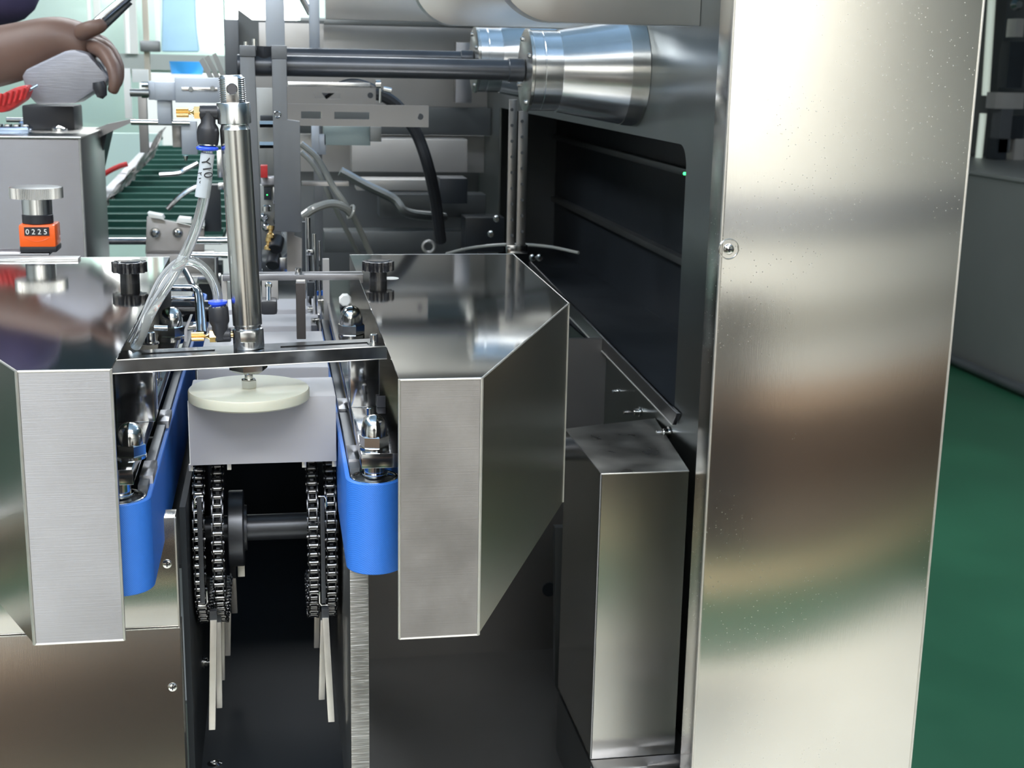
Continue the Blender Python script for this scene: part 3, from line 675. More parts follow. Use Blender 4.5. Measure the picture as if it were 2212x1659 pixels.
# hoses
def hosep(pts, r, label, dys=None):
    q = [P(x, y, Y=CYc + (dys[i] if dys else 0)) for i, (x, y) in enumerate(pts)]
    k = M().tube(q, r, 16, sub=8); o = k.build('air_hose', hose)
    return tag(o, label, 'hose', 'clear hoses in front'), q
hA, qa = hosep([(448, 322), (447, 380), (440, 430), (425, 488), (402, 545), (374, 595), (345, 640), (320, 685), (302, 730), (292, 748)], wpx(11.5),
               'long clear hose running down from the upper air fitting', [0, 0, 0, 0, -0.00286, -0.00571, -0.00857, -0.00857, -0.00714, -0.00286])
hB, qb = hosep([(471, 655), (468, 628), (455, 598), (434, 574), (408, 563), (380, 572), (352, 602), (330, 645), (309, 695), (284, 742)], wpx(10.5),
               'clear hose bending in an arch up from the lower air fitting', [0, 0, 0, 0, 0.00214, 0.00429, 0.00714, 0.01, 0.01143, 0.00857])
s0, s1 = P(446, 330, Y=CYc), P(437, 424, Y=CYc)
sl_ = tag(M().lathe(P(449, 331, Y=CYc), P(436, 424, Y=CYc) - P(449, 331, Y=CYc), [(wpx(13), 0), (wpx(14.3), 0.00029), (wpx(14.3), wpx(92)), (wpx(13.2), wpx(93))], 28).build('hose_sleeve', sleeve_m),
          'frosted marker sleeve with handwritten letters on the long clear hose', 'label sleeve')
lc = P(447, 362, Y=CYc) + Vector((0, -wpx(15), 0))
text('Y10', 'handwriting', lc, 0.0088, ink, sl_, rot=(PI / 2, PI / 2 - .15, 0), ext=0.00014)
text('P102', 'handwriting', P(436, 388, Y=CYc) + Vector((0, -wpx(12.5), 0)), 0.00571, ink, sl_, rot=(PI / 2, PI / 2 - .15, 0), ext=0.00014)

# ------------------------------------------------------------------ cartons
ctop = dc.z - dth - 0.00029
ycf = P(725, 857, Z=ctop).y
xc0 = P(411, 1000, Y=ycf).x; xc1 = P(727, 995, Y=ycf).x
zc0 = P(570, 1001, Y=ycf).z; ycb = P(719, 815, Z=ctop).y
def carton(y0, y1, z1, label, x0=xc0, x1=xc1):
    t = T('carton', label, 'carton', ((x0 + x1) / 2, (y0 + y1) / 2, zc0), 'white cartons in line between the belts')
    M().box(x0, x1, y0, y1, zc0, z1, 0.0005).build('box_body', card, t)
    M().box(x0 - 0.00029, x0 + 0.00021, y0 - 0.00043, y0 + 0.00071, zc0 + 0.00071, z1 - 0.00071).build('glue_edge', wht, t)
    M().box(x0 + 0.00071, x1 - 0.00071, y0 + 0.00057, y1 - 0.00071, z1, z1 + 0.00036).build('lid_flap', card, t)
    return t
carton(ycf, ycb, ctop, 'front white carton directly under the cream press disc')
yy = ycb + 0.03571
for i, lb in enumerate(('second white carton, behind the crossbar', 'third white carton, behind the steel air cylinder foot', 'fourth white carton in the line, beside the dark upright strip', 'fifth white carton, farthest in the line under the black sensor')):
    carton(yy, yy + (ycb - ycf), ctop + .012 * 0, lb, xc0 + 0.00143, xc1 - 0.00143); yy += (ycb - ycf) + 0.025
M_top = ctop

# ------------------------------------------------------------------ chains and sprockets
PITCH = 0.007
def _lowest(R):   # lowest picture row reached by a sprocket of radius R whose top lies just under the carton
    SZ_, SY_ = zc0 - .0045 - R, ycf + .004 + R; m = 0
    for k in range(24):
        a = 2 * PI * k / 24; c_ = ROT.transposed() @ (Vector((.03, SY_ + R * math.cos(a), SZ_ + R * math.sin(a))) - CAM)
        m = max(m, CY - F * c_.y / -c_.z)
    return m
SR = .05
while _lowest(SR) < 1324: SR += .0005
SZ, SY = zc0 - .0045 - SR, ycf + .004 + SR
CHX = [P(px, 1165, Y=SY - SR).x for px in (429, 470, 677, 716)]
def link_mesh(outer):
    k = M(); hw = 0.0040 if outer else 0.0030
    for sx in (-1, 1):
        pl = arcpts(0, 0, 0.00286, 90, 270, 6); pl2 = arcpts(PITCH, 0, 0.00286, -90, 90, 6)
        k.prism(pl + pl2, 'x', sx * hw - 0.00043, sx * hw + 0.00043)
    k.cyl((-0.0026, 0, 0), (0.0026, 0, 0), 0.00221, 12)
    if outer:
        k.cyl((-0.0048, 0, 0), (0.0048, 0, 0), 0.00107, 8); k.cyl((-0.0048, PITCH, 0), (0.0048, PITCH, 0), 0.00107, 8)
    return k
def chainpos(s):
    """s = arc length from the top of the sprocket; returns (y, z, angle)"""
    if s < 0: return SY - s, SZ + SR, 0
    if s < PI * SR:
        a = s / SR; return SY - SR * math.sin(a), SZ + SR * math.cos(a), a
    return SY + (s - PI * SR), SZ - SR, PI
protos = {}
me_l = {}
for o_ in (True, False):
    k = link_mesh(o_); me = bpy.data.meshes.new('chain_link'); k.bm.to_mesh(me); k.bm.free()
    me.materials.append(chain_m); me.materials.append(roller_m)
    for p in me.polygons: p.use_smooth = True
    me.set_sharp_from_angle(angle=math.radians(35))
    for p in me.polygons:
        if abs(p.center.y) < 0.00236 and abs(p.center.x) < 0.00307: p.material_index = 1
    me_l[o_] = me
chains = [('leftmost roller chain, beside the left side wall', CHX[0], 0.), ('second roller chain from the left, next to the black hub', CHX[1], 0.00321),
          ('third roller chain from the left, at the right end of the shaft', CHX[2], 0.00143), ('rightmost roller chain, beside the machined plate', CHX[3], 0.00429)]
for lb, cx_, off in chains:
    t = T('roller_chain', lb, 'chain', (cx_, SY, SZ - SR), 'oiled roller chains under the carton')
    n = int((PI * SR + 0.14286) / PITCH)
    for i in range(n):
        s_ = -0.05714 + off + i * PITCH; y, z, a = chainpos(s_); y2, z2, _ = chainpos(s_ + PITCH)
        d = Vector((0, y2 - y, z2 - z)).normalized()
        o = bpy.data.objects.new('chain_link', me_l[i % 2 == 0]); COL.objects.link(o); o.parent = t
        o.location = Vector((cx_, y, z)) - Vector(t.location); o.rotation_euler = (math.atan2(d.z, d.y), 0, 0)
t = T('drive_shaft', 'black shaft with round hub turning between the chains', 'shaft', (-0.00714, SY, SZ - 0.05))
M().cyl((-0.06571, SY, SZ), (0.05357, SY, SZ), 0.01071, 32).build('shaft_bar', rod_blk, t)
M().lathe((CHX[1] + .0058, SY, SZ), (1, 0, 0), [(0.0300, 0), (0.0310, 0.00071), (0.0310, 0.0115), (0.0300, 0.0122), (0.0190, 0.0125), (0.0185, 0.0145)], 48).build('hub', rod_blk, t)
for cx_ in CHX:
    n = 56; pts = []
    for i in range(n * 4):
        a = 2 * PI * i / (n * 4); rr = SR - 0.00286 + .0013 * math.cos(n * a); pts.append((SY + rr * math.cos(a), SZ + rr * math.sin(a)))
    M().prism(pts, 'x', cx_ - 0.00129, cx_ + 0.00129).build('sprocket', rod_blk, t)
# black C-shaped lug carriers on the front of the chains
for (px0, px1, lb) in ((424, 443, 'left black C-shaped lug carrier on the front of the chains'), (689, 706, 'right black C-shaped lug carrier on the front of the chains')):
    xa, xb = P(px0, 1180, Y=SY - SR - 0.00714).x, P(px1, 1180, Y=SY - SR - 0.00714).x
    ty = SY - SR - 0.00857
    z0, z1 = P(px0, 1308, Y=ty).z, P(px0, 1072, Y=ty).z
    t = T('lug_carrier', lb, 'machine bracket', ((xa + xb) / 2, ty, z0), 'black lug carriers')
    M().box(xa + 0.00143, xb - 0.00143, ty, ty + 0.00286, z0 + 0.00143, z1 - 0.00143, 0.00029).build('carrier_plate', rod_blk, t)
    s = 1 if px0 < 600 else -1
    xo = xa if s > 0 else xb; xi = xb if s > 0 else xa
    M().tube([(xi, ty, z1), (xo + s * .0014, ty, z1), (xo, ty, z1 - 0.00214), (xo, ty, z1 - 0.00857)], 0.00064, 8, False).build('upper_hook', chrome, t)
    M().tube([(xo, ty, z0), (xi - s * .0014, ty, z0), (xi, ty, z0 + 0.00214), (xi, ty, z0 + 0.01143)], 0.00064, 8, False).build('lower_hook', chrome, t)
# hanging pusher lugs
ZLUG = 0.94643; i = 0
for (a, b_, wd, lb) in (((461, 1340), (458, 1577), 15, 'longest flat steel lug hanging lowest on the left side'), ((471, 1345), (474, 1530), 13, 'second steel lug of the left row, just behind the lowest one'),
                    ((479, 1330), (480, 1470), 12, 'third steel lug of the left row'), ((492, 1325), (491, 1417), 14, 'fourth steel lug of the left row, shorter looking'),
                    ((503, 1250), (507, 1325), 13, 'rearmost steel lug of the left row beside the hub'),
                    ((703, 1335), (716, 1560), 15, 'longest flat steel lug hanging lowest on the right side, slightly tilted'), ((699, 1340), (695, 1512), 14, 'second steel lug of the right row'),
                    ((685, 1320), (684, 1400), 12, 'rearmost steel lug of the right row')):
    Yl = P(b_[0], b_[1], Z=ZLUG).y
    p0, p1 = P(*a, Y=Yl), P(*b_, Y=Yl); hw = wd / 2 / F * Yl
    t = T('pusher_lug', lb, 'pusher lug', p1, 'flat lugs hanging from the chains')
    q = [p1 + Vector((-hw, 0, 0)), p1 + Vector((hw, 0, 0)), p0 + Vector((hw, 0, 0)), p0 + Vector((-hw, 0, 0))]
    M().hexa(q + [p + Vector((0, 0.00643, 0)) for p in q], 0.00036).build('lug_bar', lug_m, t)
    top = Vector((p0.x, p0.y, max(p0.z + 0.00714, SZ - SR)))
    M().box(p0.x - hw * 1.1, p0.x + hw * 1.1, Yl + 0.00071, Yl + 0.00571, p0.z - 0.00143, max(p0.z + 0.00714, SZ - SR + 0.00286), 0.00036).build('lug_holder', rod_blk, t)
for px in (495, 657, 722, 412):   # tips of the lugs that hold the carton from below
    yt = ycf + .003; p = P(px, 1003, Y=yt)
    tag(M().box(p.x - 0.00157, p.x + 0.00157, yt, yt + .003, zc0 - 0.0052, zc0 - 0.0002, 0.00029).build('lug_tip', lug_m), {495: 'small steel lug tip under the carton, over the left chains', 657: 'small steel lug tip under the carton, over the third chain', 722: 'small steel lug tip under the right corner of the carton', 412: 'small steel lug tip under the left corner of the carton'}[px], 'pusher lug', 'lug tips showing under the carton')
p = P(521, 1228, Y=1.07143); tag(M().box(p.x - 0.00286, p.x + 0.00286, 1.07143, 1.07429, P(521, 1246, Y=1.07143).z, P(521, 1205, Y=1.07143).z, 0.00029).build('pusher_lug', lug_m), 'short steel lug just below the black hub', 'pusher lug', 'flat lugs hanging from the chains')

# ------------------------------------------------------------------ lower frame panels
xE = -0.07464; zU = P(386, 1118, Y=0.93071).z
t = T('left_frame_panel', 'stainless front panel below the left belt, in two sheets with cross-head screws', 'machine panel', (-0.28571, 0.93571, 0))
zs = P(392, 1355, Y=0.92857).z
M().box(-0.64286, xE, 0.93071, 0.95, zs, zU, 0.00057).build('upper_sheet', brush_v, t)
M().box(-0.64286, xE + 0.00071, 0.92857, 0.95, 0, zs - 0.00036, 0.00057).build('lower_sheet', brush_v, t)
M().box(xE - 0.00057, xE + 0.00043, 0.92964, 0.93286, zs, zU).build('edge_bead', weld, t)
pan_screw('screw', P(361, 1218, Y=0.93057), (0, -1, 0), 0.00336, t)
pan_screw('screw', P(373, 1484, Y=0.92843), (0, -1, 0), 0.00336, t)
t = T('machined_plate', 'thick upright steel plate with a milled front edge below the right belt', 'machine plate', (0.05214, 1.07143, 0.80714))
x0, x1 = P(757, 1400, Y=0.88214).x, P(797, 1400, Y=0.88214).x
M().box(x0, x1, 0.88214, 1.57143, 0.60, zb_ - 0.00214, 0.00043).build('plate_body', machined, t)
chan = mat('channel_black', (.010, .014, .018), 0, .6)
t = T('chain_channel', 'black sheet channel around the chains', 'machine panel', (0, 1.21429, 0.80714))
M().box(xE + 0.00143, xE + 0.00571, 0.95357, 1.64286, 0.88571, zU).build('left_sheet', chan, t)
M().box(-.17, xE + .0014, .955, 1.60, zb_ - .028, zb_ - .025).build('added_gap_sheet', chan, t)  # added dark sheet, covers the see-through gap under the left belt
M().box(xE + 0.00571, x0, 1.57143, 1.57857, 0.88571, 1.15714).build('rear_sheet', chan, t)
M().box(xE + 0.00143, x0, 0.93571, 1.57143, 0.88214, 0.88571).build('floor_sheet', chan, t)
q = P(464, 1650, Z=0.88571)
M().lathe(q, (0, 0, 1), [(0.00607, 0), (0.00607, 0.00071), (0.00357, 0.00179), (0.00286, 0.00157), (0.0025, 0.00086)], 28).build('floor_screw', chrome, t)
q = P(437, 1431, X=xE + 0.00571)
M().lathe(q, (1, 0, 0), [(0.00571, 0), (0.00571, 0.00143), (0.00393, 0.00179), (0.00393, 0.00429), (0.00214, 0.005), (0.00214, 0.00857)], 24).build('wall_screw', chrome, t)
x1 = .060
bay_sheet = mat('bay_sheet', (.19, .185, .18), .85, .42, mott=.15, ms=4)
t = T('right_bay_lining', 'dark sheets lining the empty bay between the machined plate and the steel box', 'machine panel', (.25, 1.6, .6))
M().box(x1, XW, 1.70, 1.71, .60, 1.10).build('rear_sheet', bay_sheet, t)
M().box(x1, XW, 1.27, 1.70, .655, .66).build('floor_sheet', bay_sheet, t)
q = P(1237, 1650, Z=.66)
M().lathe(q, (0, 0, 1), [(.006, 0), (.006, .004), (.003, .006), (.003, .009)], 20).build('floor_screw', chrome, t)
q = [P(1199, 1140, Y=1.50), P(1250, 1140, Y=1.50), P(1240, 1572, Y=1.50), P(1199, 1480, Y=1.50)]
M().prism([(p.x, p.z) for p in q], 'y', 1.50, 1.512).build('gusset_plate', void2, t)
M().box(P(1243, 1300, Y=1.495).x, P(1246, 1300, Y=1.495).x + .0006, 1.494, 1.5, P(1243, 1560, Y=1.495).z, P(1243, 1150, Y=1.495).z).build('gusset_edge', warm_plate, t)
M().lathe(P(1186, 1272, Y=1.6999), (0, -1, 0), [(.010, 0), (.010, .003)], 24).build('blind_plug', void, t)
t = T('steel_box', 'stainless steel box column with scuffed top standing against the dark side wall', 'machine housing', (.36, 1.35, .6))
bx0, bx1 = .3155, .4065
M().prism([(bx0, 1.25), (bx1, 1.25), (.4285, 1.455), (bx0, 1.42)], 'z', .741, 1.054).build('box_shell', brush_v, t)
M().prism([(bx0 - .0002, 1.2495), (bx1 + .0002, 1.2495), (.4288, 1.455), (bx0 - .0002, 1.4205)], 'z', 1.0542, 1.0556).build('top_sheet', scuffed, t)
M().cyl((bx0, 1.25, 1.055), (bx1, 1.25, 1.055), .0009, 8).build('top_edge', weld, t)
M().cyl((bx0, 1.2505, .742), (bx0, 1.2505, 1.055), .0012, 8).build('side_edge', brush_h, t)
M().box(bx0 - .001, .4285, 1.21, 1.249, .7355, .7405, .0005).build('foot_flange', brush_h, t)
M().prism([(bx0, 1.249), (.4285, 1.249), (.4285, 1.455), (bx0, 1.42)], 'z', .6, .735).build('foot_box', dim, t)
M().cyl((.200, 1.46, 1.02), (bx0 + .03, 1.46, 1.02), .0135, 28).build('cross_shaft', rod_blk)
sh = bpy.data.objects['cross_shaft']
tag(sh, 'dark horizontal shaft between the right guard and the steel box', 'shaft')

# ------------------------------------------------------------------ mid-ground mechanism between cylinder and rear
def item(name, mb, m, label, cat, group=None):
    return tag(mb.build(name, m), label, cat, group)
t = T('rear_crossbar', 'thin steel bar crossing behind the air cylinder to the right guard', 'machine bar', P(630, 600, Y=1.22857))
slab(481, 594, 785, 606, 1.22857, 0.02143).build('bar_body', brush_dark, t)
p = P(645, 594, Y=1.23929); M().lathe(p, (0, 0, 1), [(0.00429, 0), (0.00429, 0.00143), (0.00343, 0.00143), (0.00343, 0.00643)], 20).build('socket_bolt', chrome, t)
slab(480, 596, 492, 740, 1.24286, 0.00857).build('left_leg', warm_plate, t)
slab(640, 612, 660, 733, 1.03, .008).build('dark_strip', mat('dark_strip_m', (.035, .03, .03), 0, .5), t)
item('guide_plate', slab(566, 606, 601, 648, 1.28571, 0.00714), warm_plate, 'small grey guide plate behind the black sensor', 'machine plate')
item('guide_strip', slab(640, 606, 660, 645, 1.21429, 0.00714), warm_plate, 'grey strip hanging below the thin rear bar', 'machine plate')
# black sensor with chrome tip
t = T('sensor', 'black square sensor with chrome tip above the white cartons', 'sensor', P(580, 680, Y=1.18571))
slab(563, 650, 599, 681, 1.18571, 0.02143, 0.00286).build('sensor_body', blkm, t)
M().cyl(P(580, 655, Y=1.18929), P(580, 618, Y=1.20714), 0.00229, 16).build('stem', chromed, t)
M().lathe(P(580, 616, Y=1.20714), (0, -1, 0), [(0.00321, -0.00286), (0.00321, 0.00214), (0.00214, 0.00357)], 16).build('tip', chrome, t)
# white round knob
t = T('white_button', 'small white knob behind the right acorn nut', 'knob', P(745, 648, Y=1.35714))
M().lathe(P(745, 646, Y=1.35714), (0, -1, 0), [(0.00429, 0), (0.00643, 0.00143), (0.00643, 0.00714), (0.005, 0.00857)], 8, ph=.4).build('knob_body', wht, t)
M().cyl(P(745, 646, Y=1.35714), P(742, 660, Y=1.40714), 0.00429, 12).build('knob_stem', void, t)
# long vertical chrome rods/bars right of the uprights
rows = [(660, 672, 470, 700, 1.37143, chromed), (676, 684, 505, 720, 1.32143, chrome), (688, 694, 520, 735, 1.28571, chromed), (698, 712, 560, 740, 1.42857, warm_plate), (654, 660, 480, 600, 1.27143, void)]
for n_, (a, b_, c_, d_, Y, m) in enumerate(rows):
    x0_, x1_, z0_, z1_ = rct(a, c_, b_, d_, Y)
    item('slide_post', M().cyl(((x0_ + x1_) / 2, Y, z0_), ((x0_ + x1_) / 2, Y, z1_), (x1_ - x0_) / 2, 16) if m in (chromed, chrome) else M().box(x0_, x1_, Y, Y + 0.00714, z0_, z1_), m,
         ['dulled slide post nearest the right grey upright', 'bright thin slide post, tallest of the row', 'slim slide post in front of its row', 'flat grey slide strip at the right of the row', 'narrow black strip touching the right upright'][n_], 'machine rod', 'upright posts right of the grey uprights')
for n_, (a, b_, c_, d_, Y) in enumerate(((662, 540, 676, 552, 1.31429), (664, 610, 680, 640, 1.30714), (686, 648, 700, 690, 1.27143), (672, 690, 690, 735, 1.25714), (664, 665, 676, 680, 1.28571))):
    x0_, x1_, z0_, z1_ = rct(a, b_, c_, d_, Y)
    item('clamp_block', M().box(x0_, x1_, Y, Y + 0.00857, z0_, z1_, 0.00057), (chromed, void, chrome, chromed, alum)[n_],
         ['small clamp high on the slide posts', 'black clamp below the thin rear bar', 'bright clamp low on the front post', 'lowest clamp, just above the crossbar', 'tiny pale clamp mid way down the posts'][n_], 'clamp', 'clamps on the slide posts')
# cylinder of small valves between the uprights (brass and blue)
t = T('valve_block', 'small valve block with brass screws and blue rings between the uprights', 'valve', P(600, 600, Y=1.68))
slab(564, 400, 620, 592, 1.72, .02).build('block_body', dim, t)
slab(570, 404, 586, 432, 1.705, .01).build('dark_face', void, t)
M().lathe(P(577, 421, Y=1.7045), (0, -1, 0), [(.0008, 0), (.0006, .001)], 10).build('status_lamp', led_g, t)
slab(590, 404, 612, 440, 1.705, .012).build('clear_cap', alum, t)
for (x, y, s) in ((584, 514, 1), (579, 540, 1)):
    c0 = P(x, y, Y=1.67)
    M().lathe(c0, (.1, .2, 1), [(.005, 0), (.005, .004), (.0028, .006), (.0028, .009), (.004, .010), (.004, .015)], 10).build('brass_screw', brass, t)
for (x, y) in ((594, 525), (588, 560)):
    M().cyl(P(x, y + 14, Y=1.665), P(x + 6, y - 10, Y=1.68), .0085, 20, ch=.001).build('black_elbow', blkm, t)
    M().ring(P(x + 7, y - 9, Y=1.68), (.4, .1, 1), .0058, .0022, 20, 8).build('blue_ring', blue_p, t)
M().tube([P(602, 552, Y=1.68), P(614, 540, Y=1.68), P(618, 515, Y=1.69), P(612, 490, Y=1.70), P(606, 470, Y=1.70)], .0042, 12).build('short_hose', hose, t)
for x, y in ((560, 572), (562, 588), (614, 572), (616, 586)): M().cyl(P(x - 4, y, Y=1.69), P(x + 5, y, Y=1.69), .0045, 6).build('side_nut', chrome, t)
for x, y in ((577, 456), (608, 456)): M().lathe(P(x, y, Y=1.70), (0, 0, 1), [(.0055, 0), (.0055, .006), (.003, .008)], 16).build('top_nut', chrome, t)
slab(564, 384, 612, 400, 1.70, .03).build('top_bracket', brush_h, t)
slab(556, 190, 596, 384, 1.90, .01).build('backing_strip', dim, t)
slab(562, 250, 592, 262, 1.86, .02).build('cross_strap', void, t)
for x, y in ((570, 470), (600, 478), (575, 490), (612, 480)): M().lathe(P(x, y, Y=1.715), (0, -1, 0), [(.006, 0), (.005, .004), (.003, .006)], 8).build('face_nut', chromed, t)
item('curved_strip', M().prism([(P(x, y, Y=1.64).x, P(x, y, Y=1.64).z) for x, y in ((620, 444), (634, 442), (636, 510), (652, 516), (652, 594), (620, 594))], 'y', 1.64, 1.646), brush_h_worn, 'worn curved steel strip beside the valve block', 'machine plate')
slab(604, 557, 620, 594, 1.66, .01).build('small_cube', alum); tag(bpy.data.objects['small_cube'], 'small pale cube at the foot of the valve block', 'machine block')
item('rear_bar', slab(652, 393, 754, 402, 1.80, .02), brush_h_worn, 'short worn bar sticking out right of the upright', 'machine bar')
item('rear_post', slab(680, 260, 698, 730, 2.02, .015), grey_plate, 'tall thin grey post behind the clear hoses', 'machine bracket')
item('red_plug', slab(563, 358, 578, 384, 1.69, .02), red_p, 'tiny red plug between the two uprights', 'plug')
# mid left parts
t = T('guide_bracket', 'angled steel bracket with two bolts above the green conveyor end', 'machine bracket', P(380, 545, Y=2.1))
q = [P(x, y, Y=2.1) for x, y in ((317, 468), (441, 494), (441, 548), (314, 548))]
M().prism([(p.x, p.z) for p in q], 'y', 2.1, 2.112, .0006).build('bracket_plate', brush_h_worn, t)
for x, y in ((335, 503), (384, 503)):
    M().lathe(P(x, y, Y=2.099), (0, -1, 0), [(.008, 0), (.008, .002), (.0055, .002), (.0055, .011), (.003, .013)], 12).build('bolt', chrome, t)
for pts in (((318, 460), (350, 466), (354, 474), (322, 470)), ((385, 470), (412, 473), (414, 483), (380, 480)), ((418, 474), (441, 480), (442, 490), (420, 486))):
    q = [P(x, y, Y=2.085) for x, y in pts]; M().prism([(p.x, p.z) for p in q], 'y', 2.085, 2.115, .0005).build('white_pad', wht, t)
item('slide_rod', M().cyl(P(412, 520, Y=2.0), P(492, 520, Y=2.0), .0052, 24), chrome, 'upper of two short bright horizontal rods left of the air cylinder', 'machine rod', 'short horizontal rods')
item('slide_rod', M().cyl(P(398, 550, Y=2.0), P(492, 552, Y=2.0), .0042, 24), chrome, 'lower of two short bright horizontal rods left of the air cylinder', 'machine rod', 'short horizontal rods')
item('pale_block', slab(316, 549, 462, 596, 2.06, .05), brush_h_worn, 'pale steel block behind the arching hose', 'machine block')
item('white_strip', slab(362, 597, 476, 613, 1.98, .03), alum, 'pale flat strip below the pale steel block', 'machine bar')
item('threaded_pin', M().cyl(P(467, 555, Y=1.94), P(468, 602, Y=1.94), .003, 12), alum, 'thin upright pin between the rods and the cylinder', 'pin')
t = T('bent_rod', 'bent chrome rod frame behind the hoses', 'machine rod', P(420, 700, Y=1.25))
M().tube([P(345, 622, Y=1.28571), P(395, 622, Y=1.28571), P(418, 624, Y=1.28571), P(427, 640, Y=1.27143), P(431, 720, Y=1.22857)], 0.00321, 14).build('outer_rod', chromed, t)
M().tube([P(400, 585, Y=1.35714), P(418, 618, Y=1.32143), P(432, 640, Y=1.28571), P(440, 720, Y=1.24286)], 0.00321, 14).build('inner_rod', chromed, t)
item('dark_roller', M().cyl(P(330, 672, Y=1.32857), P(455, 672, Y=1.32857), 0.01071, 28), blk, 'black horizontal roller behind the left acorn nut', 'roller')
item('thin_rod', M().cyl(P(330, 645, Y=1.31429), P(430, 645, Y=1.31429), 0.0025, 16), chromed, 'thin horizontal rod above the black roller', 'machine rod')
t = T('angle_tab', 'small angled steel tab with a screw beside the lower brass needle', 'machine bracket', P(405, 735, Y=1.01429))
q = [P(x, y, Y=1.01429) for x, y in ((408, 690), (413, 690), (404, 712), (404, 738), (398, 738), (398, 712))]
M().prism([(p.x, p.z) for p in q], 'y', 1.01429, 1.03571).build('tab', brush_h, t)
M().cyl(P(405, 706, Y=1.025), P(424, 704, Y=1.025), 0.00321, 16).build('tab_screw', chrome, t)
item('tie_rod', M().cyl(P(333, 708, Y=1.02143), P(362, 709, Y=1.02143), 0.002, 12), chrome, 'short thin tie rod left of the acorn nut', 'machine rod')
item('frame_tube', slab(425, 795, 436, 1010, 1.25, 0.00714), dim, 'grey strip hanging left of the press disc', 'machine plate')
for (a, b_, lb) in ((430, 447, 'left grey pillar seen under the crossbar'), (680, 702, 'right dark pillar seen under the crossbar'), (448, 464, 'narrow grey pillar next to the left one under the crossbar')):
    item('inner_pillar', slab(a, 788, b_, 1000, 1.2 if a > 600 else 1.18571, 0.01429), (rod_blk if a > 600 else warm_plate), lb, 'machine plate', 'inner pillars under the crossbar')

# hoses and cables at the rear right
def cable(pts, r, m, label, cat='hose', grp=None):
    return tag(M().tube([P(x, y, Y=Y) for x, y, Y in pts], r, 10, sub=6).build('rear_hose' if m == hose_r else 'black_cable', m), label, cat, grp)
hose_r = mat('rear_hose_translucent', (.22, .225, .21), 0, .2, coat=.5)
cable([(650, 310, 1.80), (680, 335, 1.80), (700, 365, 1.80), (718, 400, 1.80), (745, 440, 1.80), (770, 480, 1.82), (805, 560, 1.86)], .0042, hose_r, 'upper translucent hose sweeping down to the right', 'hose', 'translucent hoses at the rear')
cable([(650, 328, 1.84), (672, 350, 1.84), (695, 385, 1.84), (720, 440, 1.84), (745, 490, 1.86), (780, 560, 1.9)], .0034, hose_r, 'thinner translucent hose just inside the upper one', 'hose', 'translucent hoses at the rear')
cable([(653, 468, 1.76), (680, 450, 1.76), (715, 440, 1.77), (745, 448, 1.78), (760, 465, 1.79)], .0056, hose_r, 'thick translucent hose arching right of the upright', 'hose', 'translucent hoses at the rear')
tag(M().ring(P(758, 458, Y=1.785), (1, .3, -.4), .0085, .0022, 24, 8).build('hose_tie', hose_r), 'pale tie ring around the hose bundle', 'cable tie')
cable([(775, 205, 2.1), (820, 205, 2.1), (858, 228, 2.1), (885, 265, 2.1), (905, 300, 2.1), (925, 360, 2.1), (940, 430, 2.15), (952, 520, 2.2)], .0095, blkm, 'thick black cable dropping behind the slotted arms', 'cable')
cable([(735, 370, 2.2), (790, 400, 2.2), (850, 430, 2.2), (880, 460, 2.2), (960, 470, 2.25)], .008, dim, 'grey cable lying across the dark interior', 'cable')
cable([(965, 548, 2.0), (1020, 535, 1.95), (1100, 528, 1.9), (1180, 532, 1.85), (1250, 546, 1.8)], .0022, hose_r, 'thin grey hose arching above the right guard', 'hose')
cable([(700, 208, 2.15), (735, 184, 2.15), (770, 178, 2.15), (810, 192, 2.15), (835, 215, 2.15)], .006, blk, 'black hose hump behind the upper slotted arm', 'cable')
t = T('hose_clamp', 'small chrome clamp with vertical pin at the end of the upper arm', 'clamp', P(820, 222, Y=1.9))
M().cyl(P(812, 182, Y=1.9), P(822, 182, Y=1.9), .006, 12).build('clamp_head', chrome, t)
M().cyl(P(822, 190, Y=1.9), P(821, 222, Y=1.9), .002, 12).build('clamp_pin', chrome, t)
M().cyl(P(828, 192, Y=1.9), P(845, 196, Y=1.9), .004, 12).build('clamp_screw', chrome, t)
slab(622, 178, 800, 190, 2.0, .02).build('suction_arm', alum, ta2)
slab(700, 273, 800, 314, 2.0, .05).build('light_block', mat('pale_green_block', (.27, .33, .33), .4, .35), ta1)
slab(800, 274, 824, 306, 1.98, .03).build('block_foot', dim, ta1)
slab(673, 272, 690, 330, 1.95, .01).build('blue_link', alum_blue, ta1)
slab(688, 290, 704, 334, 2.0, .01).build('blue_link_tip', alum_blue, ta1)
# dark machinery deep in the bay
for n_, (a, b_, c_, d_, Y, m) in enumerate(((760, 300, 1010, 372, 2.6, warm_plate), (770, 388, 930, 412, 2.4, warm_plate), (950, 385, 1010, 440, 2.35, void), (820, 420, 1050, 470, 2.5, void2), (700, 500, 1000, 545, 2.45, void2), (1005, 470, 1090, 545, 2.4, void))):
    slab(a, b_, c_, d_, Y, .06, .002).build('inner_housing', m, tback)
M().ring(P(926, 533, Y=2.35), (0, 1, 0), .010, .003, 24, 8).build('pipe_end', warm_plate, tback)
